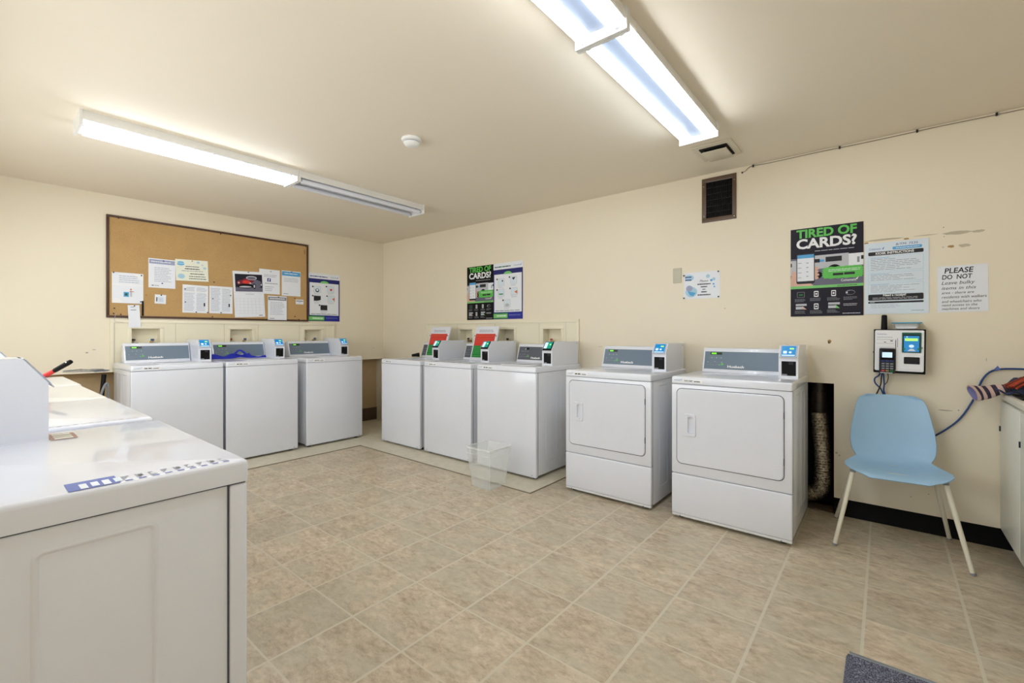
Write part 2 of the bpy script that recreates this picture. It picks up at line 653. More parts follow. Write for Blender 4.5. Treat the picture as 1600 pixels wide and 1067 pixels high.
for i, (u, v, ru, rv, m) in enumerate([
        (5.735, 1.806, 0.062, 0.011, 'scuff'), (5.822, 1.803, 0.030, 0.009, 'scuff'), (5.765, 1.727, 0.026, 0.011, 'scuff'),
        (5.708, 1.728, 0.016, 0.008, 'chip_brown'), (5.509, 1.800, 0.014, 0.006, 'chip_brown'), (5.312, 1.795, 0.012, 0.008, 'chip_brown'),
        (5.40, 1.809, 0.100, 0.006, 'scuff'), (5.60, 1.810, 0.060, 0.003, 'scuff'),
        (5.676, 1.846, 0.0025, 0.003, 'dark_grey'), (5.674, 1.727, 0.005, 0.003, 'scuff_grey'), (5.678, 1.79, 0.002, 0.003, 'dark_grey'),
        (5.116, 1.157, 0.011, 0.014, 'chip_brown'), (5.112, 1.150, 0.006, 0.008, 'frame_wood'),
        (5.684, 0.752, 0.035, 0.004, 'scuff'), (5.692, 0.291, 0.010, 0.016, 'chip_brown'), (5.854, 1.06, 0.0015, 0.012, 'scuff_grey'),
        (5.155, 0.41, 0.008, 0.008, 'scuff'), (5.17, 0.395, 0.005, 0.005, 'scuff_grey'),
        (5.740, 0.758, 0.004, 0.004, 'scuff_grey'), (5.61, 0.235, 0.004, 0.004, 'scuff'), (5.53, 0.20, 0.004, 0.003, 'scuff_grey'),
        (4.455, 1.405, 0.006, 0.004, 'scuff'), (3.385, 1.09, 0.025, 0.002, 'scuff')]):
    blob(u, v, ru, rv, m, 'paint_scuff', wr, i)
for i, (u, v, ru, rv, m) in enumerate([
        (-3.039, 1.043, 0.010, 0.007, 'scuff_grey'), (-2.993, 1.068, 0.014, 0.003, 'scuff_grey'),
        (-0.16, 1.015, 0.03, 0.002, 'scuff'), (-3.06, 0.886, 0.155, 0.016, 'scuff_grey'), (-2.95, 0.878, 0.07, 0.012, 'mid_grey'),
        (-3.15, 0.893, 0.05, 0.006, 'light_grey')]):
    blob(u, v, ru, rv, m, 'paint_scuff', wl, 50 + i)

# skirting
b = MB()
prof = [(0, 0), (-0.016, 0.0), (-0.012, 0.010), (-0.005, 0.020), (-0.004, 0.104), (0, 0.108)]
b.prism_x(prof, 5.141, XE, 'black_rubber')
tag(b.build('baseboard_right'), kind='structure')
b = MB()
b.box(YR, 0.156, 0.0, 0.0, 0.1648, 0.172, 'base_brown')
tag(b.build('baseboard_left', rot=LW, smooth=False), kind='structure')
# light strip of flooring round the washers, with its edge trim
b = MB()
b.box(-0.12, -3.1, 0.0, 1.035, 0.0, 0.007, 'pad_light')
b.box(1.035, -1.005, 0.0, 3.335, 0.0, 0.007, 'pad_light')
b.box(1.035, -3.1, 0.0, 1.041, -1.005, 0.0073, 'pad_edge')
b.box(1.035, -1.010, 0.0, 3.340, -1.005, 0.0073, 'pad_edge')
b.box(3.335, -1.005, 0.0, 3.340, 0.0, 0.0073, 'pad_edge')
tag(b.build('trim_1', smooth=False), kind='structure')

# ------------------------------------------------------------------ cream outlet panels with recessed boxes
def outlet_panel(name, label, rot, u0, u1, z0, z1, lines_at, boxes, valves):
    t = empty(name, (0, 0, 0), rot=rot)
    tag(t, label, 'wall panel')
    q = MB()
    # panel as strips around the box openings, 12 mm thick, and a raised border
    T = 0.012
    us = [u0] + [x for bx in boxes for x in bx] + [u1]
    q.box(u0, -T, BZ1, u1, 0, z1, 'panel_paint')
    q.box(u0, -T, z0, u1, 0, BZ0, 'panel_paint')
    for i in range(0, len(us), 2):
        q.box(us[i], -T, BZ0, us[i + 1], 0, BZ1, 'panel_paint')
    q.build('panel_board', t, smooth=False)
    q = MB()
    q.box(u0, -T - 0.008, z1 - 0.030, u1, -T, z1, 'panel_paint', 0.002)
    q.box(u0, -T - 0.008, z0, u0 + 0.028, -T, z1 - 0.030, 'panel_paint', 0.002)
    q.box(u1 - 0.028, -T - 0.008, z0, u1, -T, z1 - 0.030, 'panel_paint', 0.002)
    q.build('panel_border', t)
    for x in lines_at:
        q = MB()
        q.box(x - 0.0015, -T - 0.0012, z0, x + 0.0015, -T, z1 - 0.03, 'gap_line')
        q.build('panel_joint', t, smooth=False)
    for (a, c), (va, ca, vb, cb) in zip(boxes, valves):
        q = MB()
        fw = 0.030
        q.box(a - fw, -T - 0.005, BZ1, c + fw, -T, BZ1 + fw, 'panel_paint', 0.002)
        q.box(a - fw, -T - 0.005, BZ0 - fw, c + fw, -T, BZ0, 'panel_paint', 0.002)
        q.box(a - fw, -T - 0.005, BZ0, a, -T, BZ1, 'panel_paint', 0.002)
        q.box(c, -T - 0.005, BZ0, c + fw, -T, BZ1, 'panel_paint', 0.002)
        fr = q.build('outlet_box_frame', t)
        for x, cm in ((va, ca), (vb, cb)):
            q = MB()
            y = 0.035
            q.cyl((x, 0.083, 1.128), (x, y - 0.01, 1.128), 0.011, 'brass', 12)
            q.cyl((x, y, 1.128), (x, y, 1.107), 0.010, 'chrome', 12)
            q.cyl((x, y, 1.128), (x, y, 1.146), 0.006, 'brass', 10)
            q.cyl((x, y, 1.142), (x, y, 1.160), 0.015, cm, 14, 0.013)
            q.cyl((x, y - 0.012, 1.128), (x + 0.03, y - 0.02, 1.118), 0.007, 'chrome', 10)
            q.build('water_valve', fr)
    return t

outlet_panel('outlet_panel', 'cream wall panel with three recessed water outlets below the corkboard', LW,
             -2.889, -0.732, LEDGE, 1.340, [-2.86, -2.40, -1.975, -1.64, -1.18, -0.85], LBOX,
             [(-2.714, 'knob_black', -2.572, 'knob_blue'), (-1.897, 'knob_red', -1.755, 'knob_blue'), (-1.10, 'knob_red', -0.965, 'knob_blue')])
outlet_panel('outlet_panel', 'cream wall panel with recessed water outlets beside the open-lid washers', (0, 0, 0),
             0.944, 3.165, LEDGE, 1.350, [1.50, 1.82, 2.10, 2.70, 3.02], RBOX,
             [(1.639, 'knob_black', 1.715, 'knob_black'), (2.239, 'knob_black', 2.350, 'knob_black'), (2.816, 'knob_red', 2.95, 'knob_black')])

# ------------------------------------------------------------------ laundry machines
# local frame: x along the front (left to right as you face it), y into the machine, z up
D = 0.705

def annulus(mb, la, lb, m):
    """bridge two rounded loops given as lists of 3-D points"""
    mb.loft([la, lb], m, False, False)

def machine(kind, label, cat, group, loc, rotz, w, top, screens='blue', lid_open=False, box_y=0.285, body='machine_white', label_text=None, console_x=0.045, D=0.705):
    t = empty('clothes_dryer' if kind == 'dryer' else 'washing_machine', loc, rotz)
    tag(t, label, cat, group)
    zs = top - 0.046                      # seam under the top panel
    SW = 'side_white'
    # --- cabinet: side and back shell, pressed side panels
    q = MB()
    q.box(0.004, 0.03, 0.026, w - 0.004, D, zs, SW, 0.006)
    for sx, sg in ((0.004, -1), (w - 0.004, 1)):
        for a, c in ((0.151, 0.316), (0.372, 0.537)):
            # raised outline of the pressed panel
            L0 = [(sx, y, z) for y, z in rr(a, 0.12, c, zs - 0.036, 0.014)]
            L1 = [(sx + sg * 0.0022, y, z) for y, z in rr(a + 0.004, 0.124, c - 0.004, zs - 0.040, 0.012)]
            L2 = [(sx + sg * 0.0022, y, z) for y, z in rr(a + 0.006, 0.126, c - 0.006, zs - 0.042, 0.010)]
            L3 = [(sx + sg * 0.0002, y, z) for y, z in rr(a + 0.010, 0.130, c - 0.010, zs - 0.046, 0.008)]
            q.loft([L0, L1, L2, L3], SW, False, False)
    q.build('cabinet', t)
    q = MB()
    q.box(0.0022, 0.0345, 0.03, w - 0.0022, 0.0375, zs, 'seam_grey')
    q.box(0.0022, 0.0040, zs - 0.0025, w - 0.0022, D - 0.006, zs - 0.0002, 'seam_grey')
    q.build('seam_gasket', t, smooth=False)
    # --- front
    q = MB()
    zl = 0.300 if kind == 'dryer' else 0.021
    q.box(0, 0.0, zl, w, 0.0345, zs - 0.0028, body, 0.006, 3)
    q.build('front_panel', t)
    if kind == 'dryer':
        q = MB()
        q.box(0, -0.002, 0.036, w, 0.035, zl - 0.003, body, 0.008, 3)
        q.box(0.002, -0.0005, 0.020, w - 0.002, 0.03, 0.036, 'machine_white_dull', 0.004)
        for sx in (0.055, w - 0.055):
            q.cyl((sx, -0.0005, 0.025), (sx, -0.002, 0.025), 0.004, 'mid_grey', 10)
        q.build('lower_panel', t)
    else:
        q = MB()
        q.box(0.002, 0.001, 0.0185, w - 0.002, 0.03, 0.0205, 'machine_white_dull', 0.002)
        for sx in (0.04, w - 0.04):
            q.cyl((sx, 0.0005, 0.035), (sx, -0.0015, 0.035), 0.004, 'mid_grey', 10)
        q.build('base_trim', t)
    # --- feet
    for fx in (0.05, w - 0.05):
        for fy in (0.06, D - 0.06):
            q = MB()
            q.cyl((fx, fy, 0.0), (fx, fy, 0.014), 0.022, 'black_rubber', 14)
            q.cyl((fx, fy, 0.012), (fx, fy, 0.03), 0.010, 'chrome', 10)
            q.build('foot', t)
    # --- door
    if kind == 'dryer':
        dx0, dx1, dz0, dz1 = 0.036, w - 0.042, 0.368, zs - 0.032
        q = MB()
        hole = (0.088, dz0 + 0.188, 0.152, dz0 + 0.318)
        def P(l, y): return [(x, y, z) for x, z in l]
        Rr = 0.030
        o0 = rr(dx0, dz0, dx1, dz1, Rr)
        o1 = rr(dx0 + 0.0015, dz0 + 0.0015, dx1 - 0.0015, dz1 - 0.0015, Rr)
        o2 = rr(dx0 + 0.005, dz0 + 0.005, dx1 - 0.005, dz1 - 0.005, Rr - 0.003)
        h0 = rr(hole[0], hole[1], hole[2], hole[3], 0.006)
        q.loft([P(o0, -0.0005), P(o1, -0.006), P(o2, -0.0085)], body, False, False)
        q.loft([P(o2, -0.0085), P(h0, -0.0085)], body, False, False)
        q.loft([P(h0, -0.0085), P(h0, -0.001)], body, False, False)
        door = q.build('door', t)
        q = MB()
        g0 = rr(dx0 - 0.0035, dz0 - 0.0035, dx1 + 0.0035, dz1 + 0.0035, Rr + 0.003)
        q.loft([P(g0, 0.0), P(g0, -0.0007), P(rr(dx0 + 0.001, dz0 + 0.001, dx1 - 0.001, dz1 - 0.001, Rr), -0.0007)], 'seam_grey', False, False)
        q.build('door_gasket', door, smooth=False)
        q = MB()
        a = rr(hole[0] - 0.006, hole[1] - 0.006, hole[2] + 0.006, hole[3] + 0.006, 0.010)
        a2 = rr(hole[0] - 0.004, hole[1] - 0.004, hole[2] + 0.004, hole[3] + 0.004, 0.010)
        c = rr(hole[0] + 0.020, hole[1] + 0.012, hole[2] - 0.010, hole[3] - 0.010, 0.010)
        d = rr(hole[0] + 0.022, hole[1] + 0.014, hole[2] - 0.012, hole[3] - 0.012, 0.010)
        q.loft([P(a, -0.0085), P(a2, -0.015), P(c, -0.014), P(d, 0.030)], body, False, False)
        q.loft([P(d, 0.030)], 'mid_grey', False, True)  # grey back paints in the shade inside the grip pocket
        q.build('door_handle', door)
        for hz in (dz0 + 0.11, dz1 - 0.11):
            q = MB()
            q.cyl((dx1 + 0.001, -0.004, hz - 0.02), (dx1 + 0.001, -0.004, hz + 0.02), 0.003, 'seam_grey', 8)
            q.build('hinge', door)
        q = MB()                      # top panel of a dryer, one smooth slab
        def TL(i, r_, z): return [(x, y, z) for x, y in rr(i, -0.003 + i, w - i, D - i, r_)]
        q.loft([TL(0, 0.010, zs), TL(0, 0.010, top - 0.010), TL(0.0008, 0.010, top - 0.006), TL(0.003, 0.010, top - 0.003), TL(0.006, 0.009, top - 0.0008), TL(0.010, 0.008, top)], body)
        tp = q.build('top_panel', t)
    else:
        # washer top with a lid well
        lx0, lx1, ly0, ly1 = 0.205, 0.525, 0.085, 0.455
        q = MB()
        def T(l, z): return [(x, y, z) for x, y in l]
        e = 0.0
        outer = [T(rr(0, -0.003, w, D, 0.012), zs), T(rr(0, -0.003, w, D, 0.012), top - 0.013),
                 T(rr(0.004, 0.001, w - 0.004, D - 0.004, 0.012), top - 0.004), T(rr(0.013, 0.010, w - 0.013, D - 0.013, 0.010), top)]
        inner = [T(rr(lx0, ly0, lx1, ly1, 0.02), top), T(rr(lx0 + 0.002, ly0 + 0.002, lx1 - 0.002, ly1 - 0.002, 0.02), top - 0.020)]
        q.loft(outer, body, False, False)
        q.loft([outer[-1], inner[0]], body, False, False)
        q.loft(inner, body, False, False)
        q.loft([T(rr(0, -0.003, w, D, 0.012), zs), T(rr(lx0 + 0.002, ly0 + 0.002, lx1 - 0.002, ly1 - 0.002, 0.02), zs)], body, False, False)
        q.build('top_panel', t)
        q = MB()
        q.loft([T(rr(lx0 + 0.002, ly0 + 0.002, lx1 - 0.002, ly1 - 0.002, 0.02), top - 0.020),
                T(rr(lx0 + 0.03, ly0 + 0.03, lx1 - 0.03, ly1 - 0.03, 0.05), top - 0.044)], 'machine_white_dull', False, False)
        q.loft([T(rr(lx0 + 0.03, ly0 + 0.03, lx1 - 0.03, ly1 - 0.03, 0.05), top - 0.044)], 'dark_grey', False, True)
        q.build('lid_well', t)
        lw, ll = lx1 - lx0, ly1 - ly0
        if not lid_open:
            q = MB()
            q.box(lx0 + 0.003, ly0 + 0.003, top - 0.012, lx1 - 0.003, ly1 - 0.003, top + 0.004, body, 0.005, 3)
            q.build('lid', t)
        else:
            # opened lid leaning back on its rear hinge: x across, z up the lid
            q = MB()
            q.box(0, 0, 0, lw, 0.020, ll + 0.01, body, 0.006, 3)
            lid = q.build('lid', t, loc=(lx0, ly1 - 0.012, top - 0.006), rot=(R(-17), 0, 0))
            q = MB()
            q.rect(0.018, ll * 0.45, lw - 0.022, ll * 0.80, 'red_ink', 0.0006)
            q.rect(0.018, ll * 0.10, lw - 0.022, ll * 0.45, 'green_strong', 0.0006)
            q.rect(0.018, ll * 0.145, lw - 0.022, ll * 0.15, 'green_pale', 0.0012)
            q.lines(0.03, ll * 0.70, lw - 0.03, ll * 0.78, 2, 'orange_ink', 0.0012, 0.25, 0.1, 3)
            q.lines(0.03, ll * 0.50, lw - 0.03, ll * 0.68, 4, 'orange_ink', 0.0012, 0.15, 0.3, 4)
            q.lines(0.06, ll * 0.84, lw - 0.05, ll * 0.93, 2, 'text_grey', 0.0006, 0.35, 0.15, 5)
            q.lines(0.03, ll * 0.20, lw - 0.03, ll * 0.42, 5, 'green_pale', 0.0012, 0.10, 0.3, 9)
            q.build('instruction_label', lid, smooth=False)
            for sx in (0.006, lw - 0.006):
                q = MB()
                q.cyl((sx + (0.003 if sx < 0.1 else -0.003), 0.001, ll * 0.74), (sx + (0.003 if sx < 0.1 else -0.003), -0.007, ll * 0.74), 0.005, 'dark_grey', 10)
                q.build('lid_bumper', lid)
    # --- sticker on the front edge of the top
    q = MB()
    q.rect(0.012, top - 0.038, 0.195, top - 0.014, 'white', 0.0036)
    q.txt('coinamatic', 0.018, top - 0.028, 0.009, 'sky_blue', 0.0042, fitw=0.042)
    q.shape([(0.060, top - 0.022), (0.070, top - 0.017), (0.066, top - 0.024)], 'label_blue', 0.0042)
    if label_text:
        q.txt(label_text, 0.086, top - 0.031, 0.010, 'text_black', 0.0042, bold=0.02, fitw=0.050)
    else:
        q.lines(0.086, top - 0.031, 0.106, top - 0.022, 1, 'text_black', 0.0042, 0.9, 0.0, 2)
        q.lines(0.112, top - 0.031, 0.134, top - 0.022, 1, 'text_black', 0.0042, 0.9, 0.0, 3)
    q.lines(0.144, top - 0.031, 0.182, top - 0.025, 1, 'text_black', 0.0042, 0.9, 0.0, 4)
    q.build('machine_sticker', t, smooth=False)
    # --- control console
    cx0, cx1 = console_x, w - 0.122
    y0, y1 = 0.500, 0.545
    prof = [(y0 - 0.012, top), (y0 - 0.004, top + 0.012), (y1, top + 0.170), (y1 + 0.020, top + 0.176), (y1 + 0.080, top + 0.150), (y1 + 0.095, top)]
    q = MB()
    q.prism_x(prof, cx0, cx1, body, 0.004)
    con = q.build('control_console', t)
    ang = math.atan2(y1 - (y0 - 0.004), 0.158)
    q = MB()
    q.M = Matrix.Translation((cx0, y0 - 0.004, top + 0.012)) @ Matrix.Rotation(-ang, 4, 'X')
    cw = cx1 - cx0
    hh = 0.164
    gm = 'console_grey' if screens == 'blue' else 'console_dark'
    q.rect(0.012, 0.010, cw - 0.008, 0.142, gm, 0.0012)
    q.rect(0.012, 0.006, cw - 0.008, 0.010, 'white', 0.003)
    q.rect(0.012, 0.142, cw - 0.008, 0.146, 'white', 0.003)
    if screens == 'blue':
        q.rect(0.050, 0.118, 0.130, 0.136, 'display_dark', 0.002)
        q.lines(0.058, 0.121, 0.092, 0.133, 1, 'display_green', 0.0026, 0.9, 0.0, 5)
    else:
        q.rect(0.105, 0.112, 0.135, 0.132, 'black', 0.002)
        q.shape([(0.085, 0.112), (0.100, 0.112), (0.093, 0.130)], 'light_grey', 0.002)
    for i in range(6):
        q.disc(0.045 + i * 0.016, 0.095, 0.0035, 'light_grey' if i % 2 else 'mid_grey', 0.002, 10)
    for i in range(7):
        q.disc(0.036 + i * 0.016, 0.062 + 0.004 * (i % 2), 0.003, 'light_grey' if i % 3 == 0 else 'mid_grey', 0.002, 10)
    for i in range(6):
        q.rect(0.030 + i * 0.02, 0.040, 0.042 + i * 0.02, 0.045, 'green_pale' if i == 4 else 'mid_grey', 0.002)
    q.disc(0.135, 0.048, 0.008, 'green_ink', 0.0022, 12)
    q.txt('Huebsch', min(0.172, cw * 0.42), 0.024, 0.017, 'white', 0.0026, bold=0.035, fitw=0.108)
    q.build('console_face', con, smooth=False)
    # --- card reader box
    bx0, bx1 = w - 0.116, w - 0.010
    by = box_y
    tz = 0.205
    q = MB()
    # shell as separate plates so that the slot is a real opening
    sh = [(by, top), (by, top + 0.142), (by + 0.045, top + tz), (D - 0.03, top + tz), (D - 0.03, top)]
    wl_ = 0.006
    q.prism_x(sh, bx0, bx0 + wl_, body, 0.0)
    q.prism_x(sh, bx1 - wl_, bx1, body, 0.0)
    a, c = bx0 + wl_, bx1 - wl_
    q.box(a, by + 0.045, top + tz - 0.005, c, D - 0.03, top + tz, body)
    q.box(a, D - 0.036, top, c, D - 0.03, top + tz - 0.005, body)
    q.box(a, by, top, c, by + 0.004, top + 0.016, body)
    q.box(a, by, top + 0.106, c, by + 0.004, top + 0.122, body)
    q.box(a, by, top + 0.016, a + 0.010, by + 0.004, top + 0.106, body)
    q.box(c - 0.006, by, top + 0.016, c, by + 0.004, top + 0.106, body)
    q.prism_x([(by, top + 0.122), (by, top + 0.142), (by + 0.045, top + tz), (by + 0.049, top + tz), (by + 0.004, top + 0.138), (by + 0.004, top + 0.122)], a, c, body)
    cb = q.build('card_reader_box', t)
    q = MB()
    q.box(a + 0.0005, by + 0.0045, top + 0.010, c - 0.0005, by + 0.060, top + 0.112, 'black')
    q.build('card_slot', cb, smooth=False)
    q = MB()
    q.box(a + 0.012, by + 0.0005, top + 0.017, a + 0.040, by + 0.0045, top + 0.026, 'mid_grey')
    q.build('slot_lip', cb, smooth=False)
    q = MB()
    q.box(c - 0.045, by + 0.001, top + 0.085, c - 0.022, by + 0.0045, top + 0.104, 'dark_grey')
    q.build('slot_sensor', cb, smooth=False)
    # reader screen on the slanted face
    sl = math.atan2(0.045, tz - 0.142)
    q = MB()
    q.M = Matrix.Translation((bx0, by, top + 0.142)) @ Matrix.Rotation(-sl, 4, 'X')
    bw = bx1 - bx0
    L = math.hypot(0.045, tz - 0.142)
    q.box(0.006, -0.003, -0.016, bw - 0.006, 0.0, L - 0.002, 'light_grey' if screens == 'blue' else 'black', 0.0012)
    if screens == 'blue':
        q.rect(0.014, -0.008, bw - 0.014, L - 0.008, 'screen_blue', 0.0036)
        q.rect(0.024, 0.012, 0.044, 0.032, 'screen_white', 0.0042)
        q.disc(0.062, 0.022, 0.008, 'screen_white', 0.0042, 12)
        q.rect(0.058, 0.044, 0.080, 0.054, 'screen_lime', 0.0042)
        q.rect(0.018, -0.004, bw - 0.018, 0.003, 'screen_white', 0.0042)
    else:
        q.rect(0.014, 0.004, 0.046, L - 0.010, 'screen_white', 0.0036)
        q.rect(0.046, 0.004, bw - 0.018, L - 0.006, 'screen_teal', 0.0036)
        q.disc(0.072, 0.045, 0.007, 'screen_lime', 0.0042, 12)
    q.build('reader_screen', cb, smooth=False)
    q = MB()
    q.cyl((bx1 - 0.001, D - 0.055, top + 0.188), (bx1 + 0.0012, D - 0.055, top + 0.188), 0.004, 'mid_grey', 10)
    q.build('box_lock', cb)
    return t

GR = 'top-loading washers along the right wall'
GL = 'top-loading washers below the corkboard'
GD = 'dryers along the right wall'
GF = 'row of dryers in the left foreground'
PADH = 0.007
machine('washer', 'white top-loading washer with opened lid, nearest the room corner on the right wall', 'washing machine', GR, (1.065, -0.757, PADH), 0, 0.665, 0.924, 'teal', True, 0.265, console_x=0.07)
machine('washer', 'white top-loading washer with opened lid, directly behind the clear plastic basket', 'washing machine', GR, (1.797, -0.757, PADH), 0, 0.665, 0.924, 'teal', True, 0.255, console_x=0.06)
machine('washer', 'white top-loading washer with closed lid, side showing, beside the smaller dryer', 'washing machine', GR, (2.541, -0.757, PADH), 0, 0.665, 0.927, 'teal', False, 0.250, console_x=0.06)
machine('dryer', 'white front-loading dryer standing between the washers and the other dryer', 'clothes dryer', GD, (3.496, -0.760, 0), 0, 0.684, 0.931, 'blue', False, 0.300)
machine('dryer', 'largest-looking white front-loading dryer, beside the silver duct and the wall opening', 'clothes dryer', GD, (4.319, -0.757, 0), 0, 0.684, 0.931, 'blue', False, 0.300, label_text='KW 447')
machine('washer', 'white washer below the left end of the corkboard, its beige-shaded side showing', 'washing machine', GL, (0.71, -2.870, PADH), R(90), 0.662, 0.942, 'blue', False, 0.285, D=0.675)
machine('washer', 'middle white washer below the corkboard, with the blue fabric bag on its top', 'washing machine', GL, (0.71, -2.185, PADH), R(90), 0.662, 0.942, 'blue', False, 0.285, D=0.675)
machine('washer', 'white washer below the blue-framed instruction poster, nearest the corner gap', 'washing machine', GL, (0.71, -1.432, PADH), R(90), 0.658, 0.942, 'blue', False, 0.285, D=0.675)
near = machine('dryer', 'large white dryer in the left foreground, side panel filling the lower corner', 'clothes dryer', GF, (4.360, -3.345, 0), R(180), 0.684, 0.945, 'blue', False, 0.248)
second = machine('dryer', 'second white dryer from the camera in the foreground row', 'clothes dryer', GF, (3.603, -3.345, 0), R(180), 0.672, 0.945, 'blue', False, 0.262, body='machine_white')
machine('dryer', 'third white dryer of the foreground row, only its top showing', 'clothes dryer', GF, (2.890, -3.345, 0), R(180), 0.672, 0.945, 'blue', False, 0.265, body='machine_cream')
machine('dryer', 'farthest white dryer of the foreground row, beside the black and red tool handle', 'clothes dryer', GF, (2.142, -3.335, 0), R(180), 0.672, 0.945, 'blue', False, 0.265, body='machine_cream')

# stickers on top of the nearest dryer (local frame of that dryer: x to the left in the photo)
q = MB()
zt = 0.9456
def flat(x0, y0, x1, y1, m, dz=0.0):
    q.poly([(x0, y0, zt + dz), (x1, y0, zt + dz), (x1, y1, zt + dz), (x0, y1, zt + dz)], m)
flat(0.008, 0.205, 0.066, 0.272, 'label_blue')
for i, (y, m) in enumerate(((0.256, 'paper_white'), (0.241, 'paper_white'), (0.226, 'paper_white'), (0.2105, 'paper_blue'))):
    flat(0.012 + 0.004 * (i % 2), y - 0.010, 0.046, y, m, 0.0004)
for k in range(9):
    y = 0.198 - k * 0.0195
    flat(0.010, y - 0.011, 0.016, y, 'label_blue')
    for j in range(3):
        flat(0.022 + 0.010 * j, y - 0.002 - 0.004 * ((k + j) % 3), 0.026 + 0.010 * j, y + 0.001, 'text_grey' if (k + j) % 2 else 'mid_grey')
    if k % 3 == 1:
        flat(0.030, y - 0.010, 0.046, y - 0.003, 'mid_grey')
q.build('safety_sticker', near, smooth=False)
q = MB()
zt = 0.9456
flat(0.548, 0.196, 0.640, 0.246, 'label_brown')
for i in range(3):
    flat(0.556 + i * 0.028, 0.204, 0.576 + i * 0.028, 0.238, 'paper_cream', 0.0004)
q.build('warning_sticker', near, smooth=False)

q = MB()
for k in range(16):
    y = 0.30 - k * 0.017
    flat(0.012, y - 0.010, 0.018 + 0.004 * (k % 2), y, 'text_grey' if k % 3 else 'mid_grey', 0.0)
q.build('safety_sticker', second, smooth=False)

# ------------------------------------------------------------------ corkboard and its papers
cu0, cu1, cz0, cz1 = -2.914, -1.072, 1.356, 2.284
t = empty('corkboard', (0, 0, 0), rot=LW)
tag(t, 'large corkboard with thin dark brown frame on the left wall', 'corkboard')
q = MB()
q.box(cu0 + 0.01, -0.012, cz0 + 0.01, cu1 - 0.01, 0, cz1 - 0.01, 'cork')
q.build('cork_sheet', t, smooth=False)
q = MB()
fw = 0.020
q.box(cu0, -0.020, cz1 - fw, cu1, 0, cz1, 'frame_wood', 0.003)
q.box(cu0, -0.020, cz0, cu1, 0, cz0 + fw, 'frame_wood', 0.003)
q.box(cu0, -0.020, cz0 + fw, cu0 + fw, 0, cz1 - fw, 'frame_wood', 0.003)
q.box(cu1 - fw, -0.020, cz0 + fw, cu1, 0, cz1 - fw, 'frame_wood', 0.003)
q.build('board_frame', t)
q = MB()
q.M = Matrix.Identity(4)
rnd = random.Random(3)
q.shape([(-1.115 + 0.012 * math.cos(a) * (0.7 + 0.5 * rnd.random()), 2.195 + 0.028 * math.sin(a)) for a in [i * PI / 8 for i in range(16)]], 'chip_brown', 0.0126)
q.build('cork_stain', t, smooth=False)

def pin(parent, u, v, m='dark_grey', w=0.0):
    p = MB()
    p.cyl((u, -w, v), (u, -w - 0.006, v), 0.0045, m, 10, 0.0035)
    p.cyl((u, -w - 0.006, v), (u, -w - 0.009, v), 0.006, m, 10)
    return p.build('push_pin', parent)

for u, v in ((-2.83, 2.262), (-2.01, 2.257), (-1.105, 2.262), (-2.07, 1.745), (-2.085, 1.385), (-1.19, 1.379), (-1.235, 1.412), (-2.815, 1.385), (-2.865, 1.392), (-2.86, 1.44), (-1.236, 1.628), (-2.63, 1.575)):
    pin(t, u, v, 'dark_grey' if u != -2.63 else 'chip_brown', 0.012)

def paper(name, label, cat, corner, W, Hh, draw, wall='L', out=0.0128, rot=0.0, m='paper_white', thick=0.0012, pins=(), group=None, pin_m='dark_grey'):
    """corner = lower-left (u, z)"""
    q = MB()
    q.box(0, -thick, 0, W, 0, Hh, m)
    q.w0 = thick
    draw(q, W, Hh, thick + 0.0005)
    if wall == 'L':
        loc, rz = (out, corner[0], corner[1]), R(90)
    else:
        loc, rz = (corner[0], -out, corner[1]), 0
    o = q.build(name, None, loc, (0, -R(rot), rz), smooth=False)
    tag(o, label, cat, group)
    for u, v in pins:
        pin(o, u, v, pin_m, thick)
    return o

def d_taped(q, W, Hh, w):
    q.lines(0.05, Hh * 0.66, W - 0.03, Hh * 0.92, 4, 'text_pale', w, 0.3, 0.2, 11)
    q.rect(0.082, Hh * 0.21, 0.120, Hh * 0.37, 'sky_blue', w)
    q.rect(0.090, Hh * 0.25, 0.110, Hh * 0.33, 'green_dark', w + 0.0004)
    q.rect(0.128, Hh * 0.22, 0.142, Hh * 0.42, 'light_grey', w)
    q.disc(0.134, Hh * 0.46, 0.007, 'orange_ink', w, 12)
    q.rect(0.124, Hh * 0.38, 0.156, Hh * 0.40, 'orange_ink', w)
    q.rect(0.0, Hh * 0.58, W, Hh * 0.62, 'tape_white', w)
    q.shape([(0.0, 0.0), (0.075, 0.0), (0.055, 0.035), (0.02, 0.045)], 'tape_white', w)
    q.shape([(0.14, Hh), (W, Hh), (W, Hh * 0.75)], 'tape_white', w)

def d_notice(q, W, Hh, w):
    q.rect(0.006, Hh * 0.82, W - 0.004, Hh * 0.965, 'lavender', w)
    q.lines(0.02, Hh * 0.85, W - 0.02, Hh * 0.94, 1, 'paper_white', w + 0.0004, 0.3, 0.1, 2)
    q.lines(0.045, Hh * 0.20, W - 0.03, Hh * 0.72, 9, 'text_pale', w, 0.3, 0.25, 5)
    q.rect(0.025, Hh * 0.065, 0.04, Hh * 0.09, 'text_black', w)
    q.lines(0.045, Hh * 0.06, 0.08, Hh * 0.095, 1, 'text_grey', w, 0.5, 0, 1)

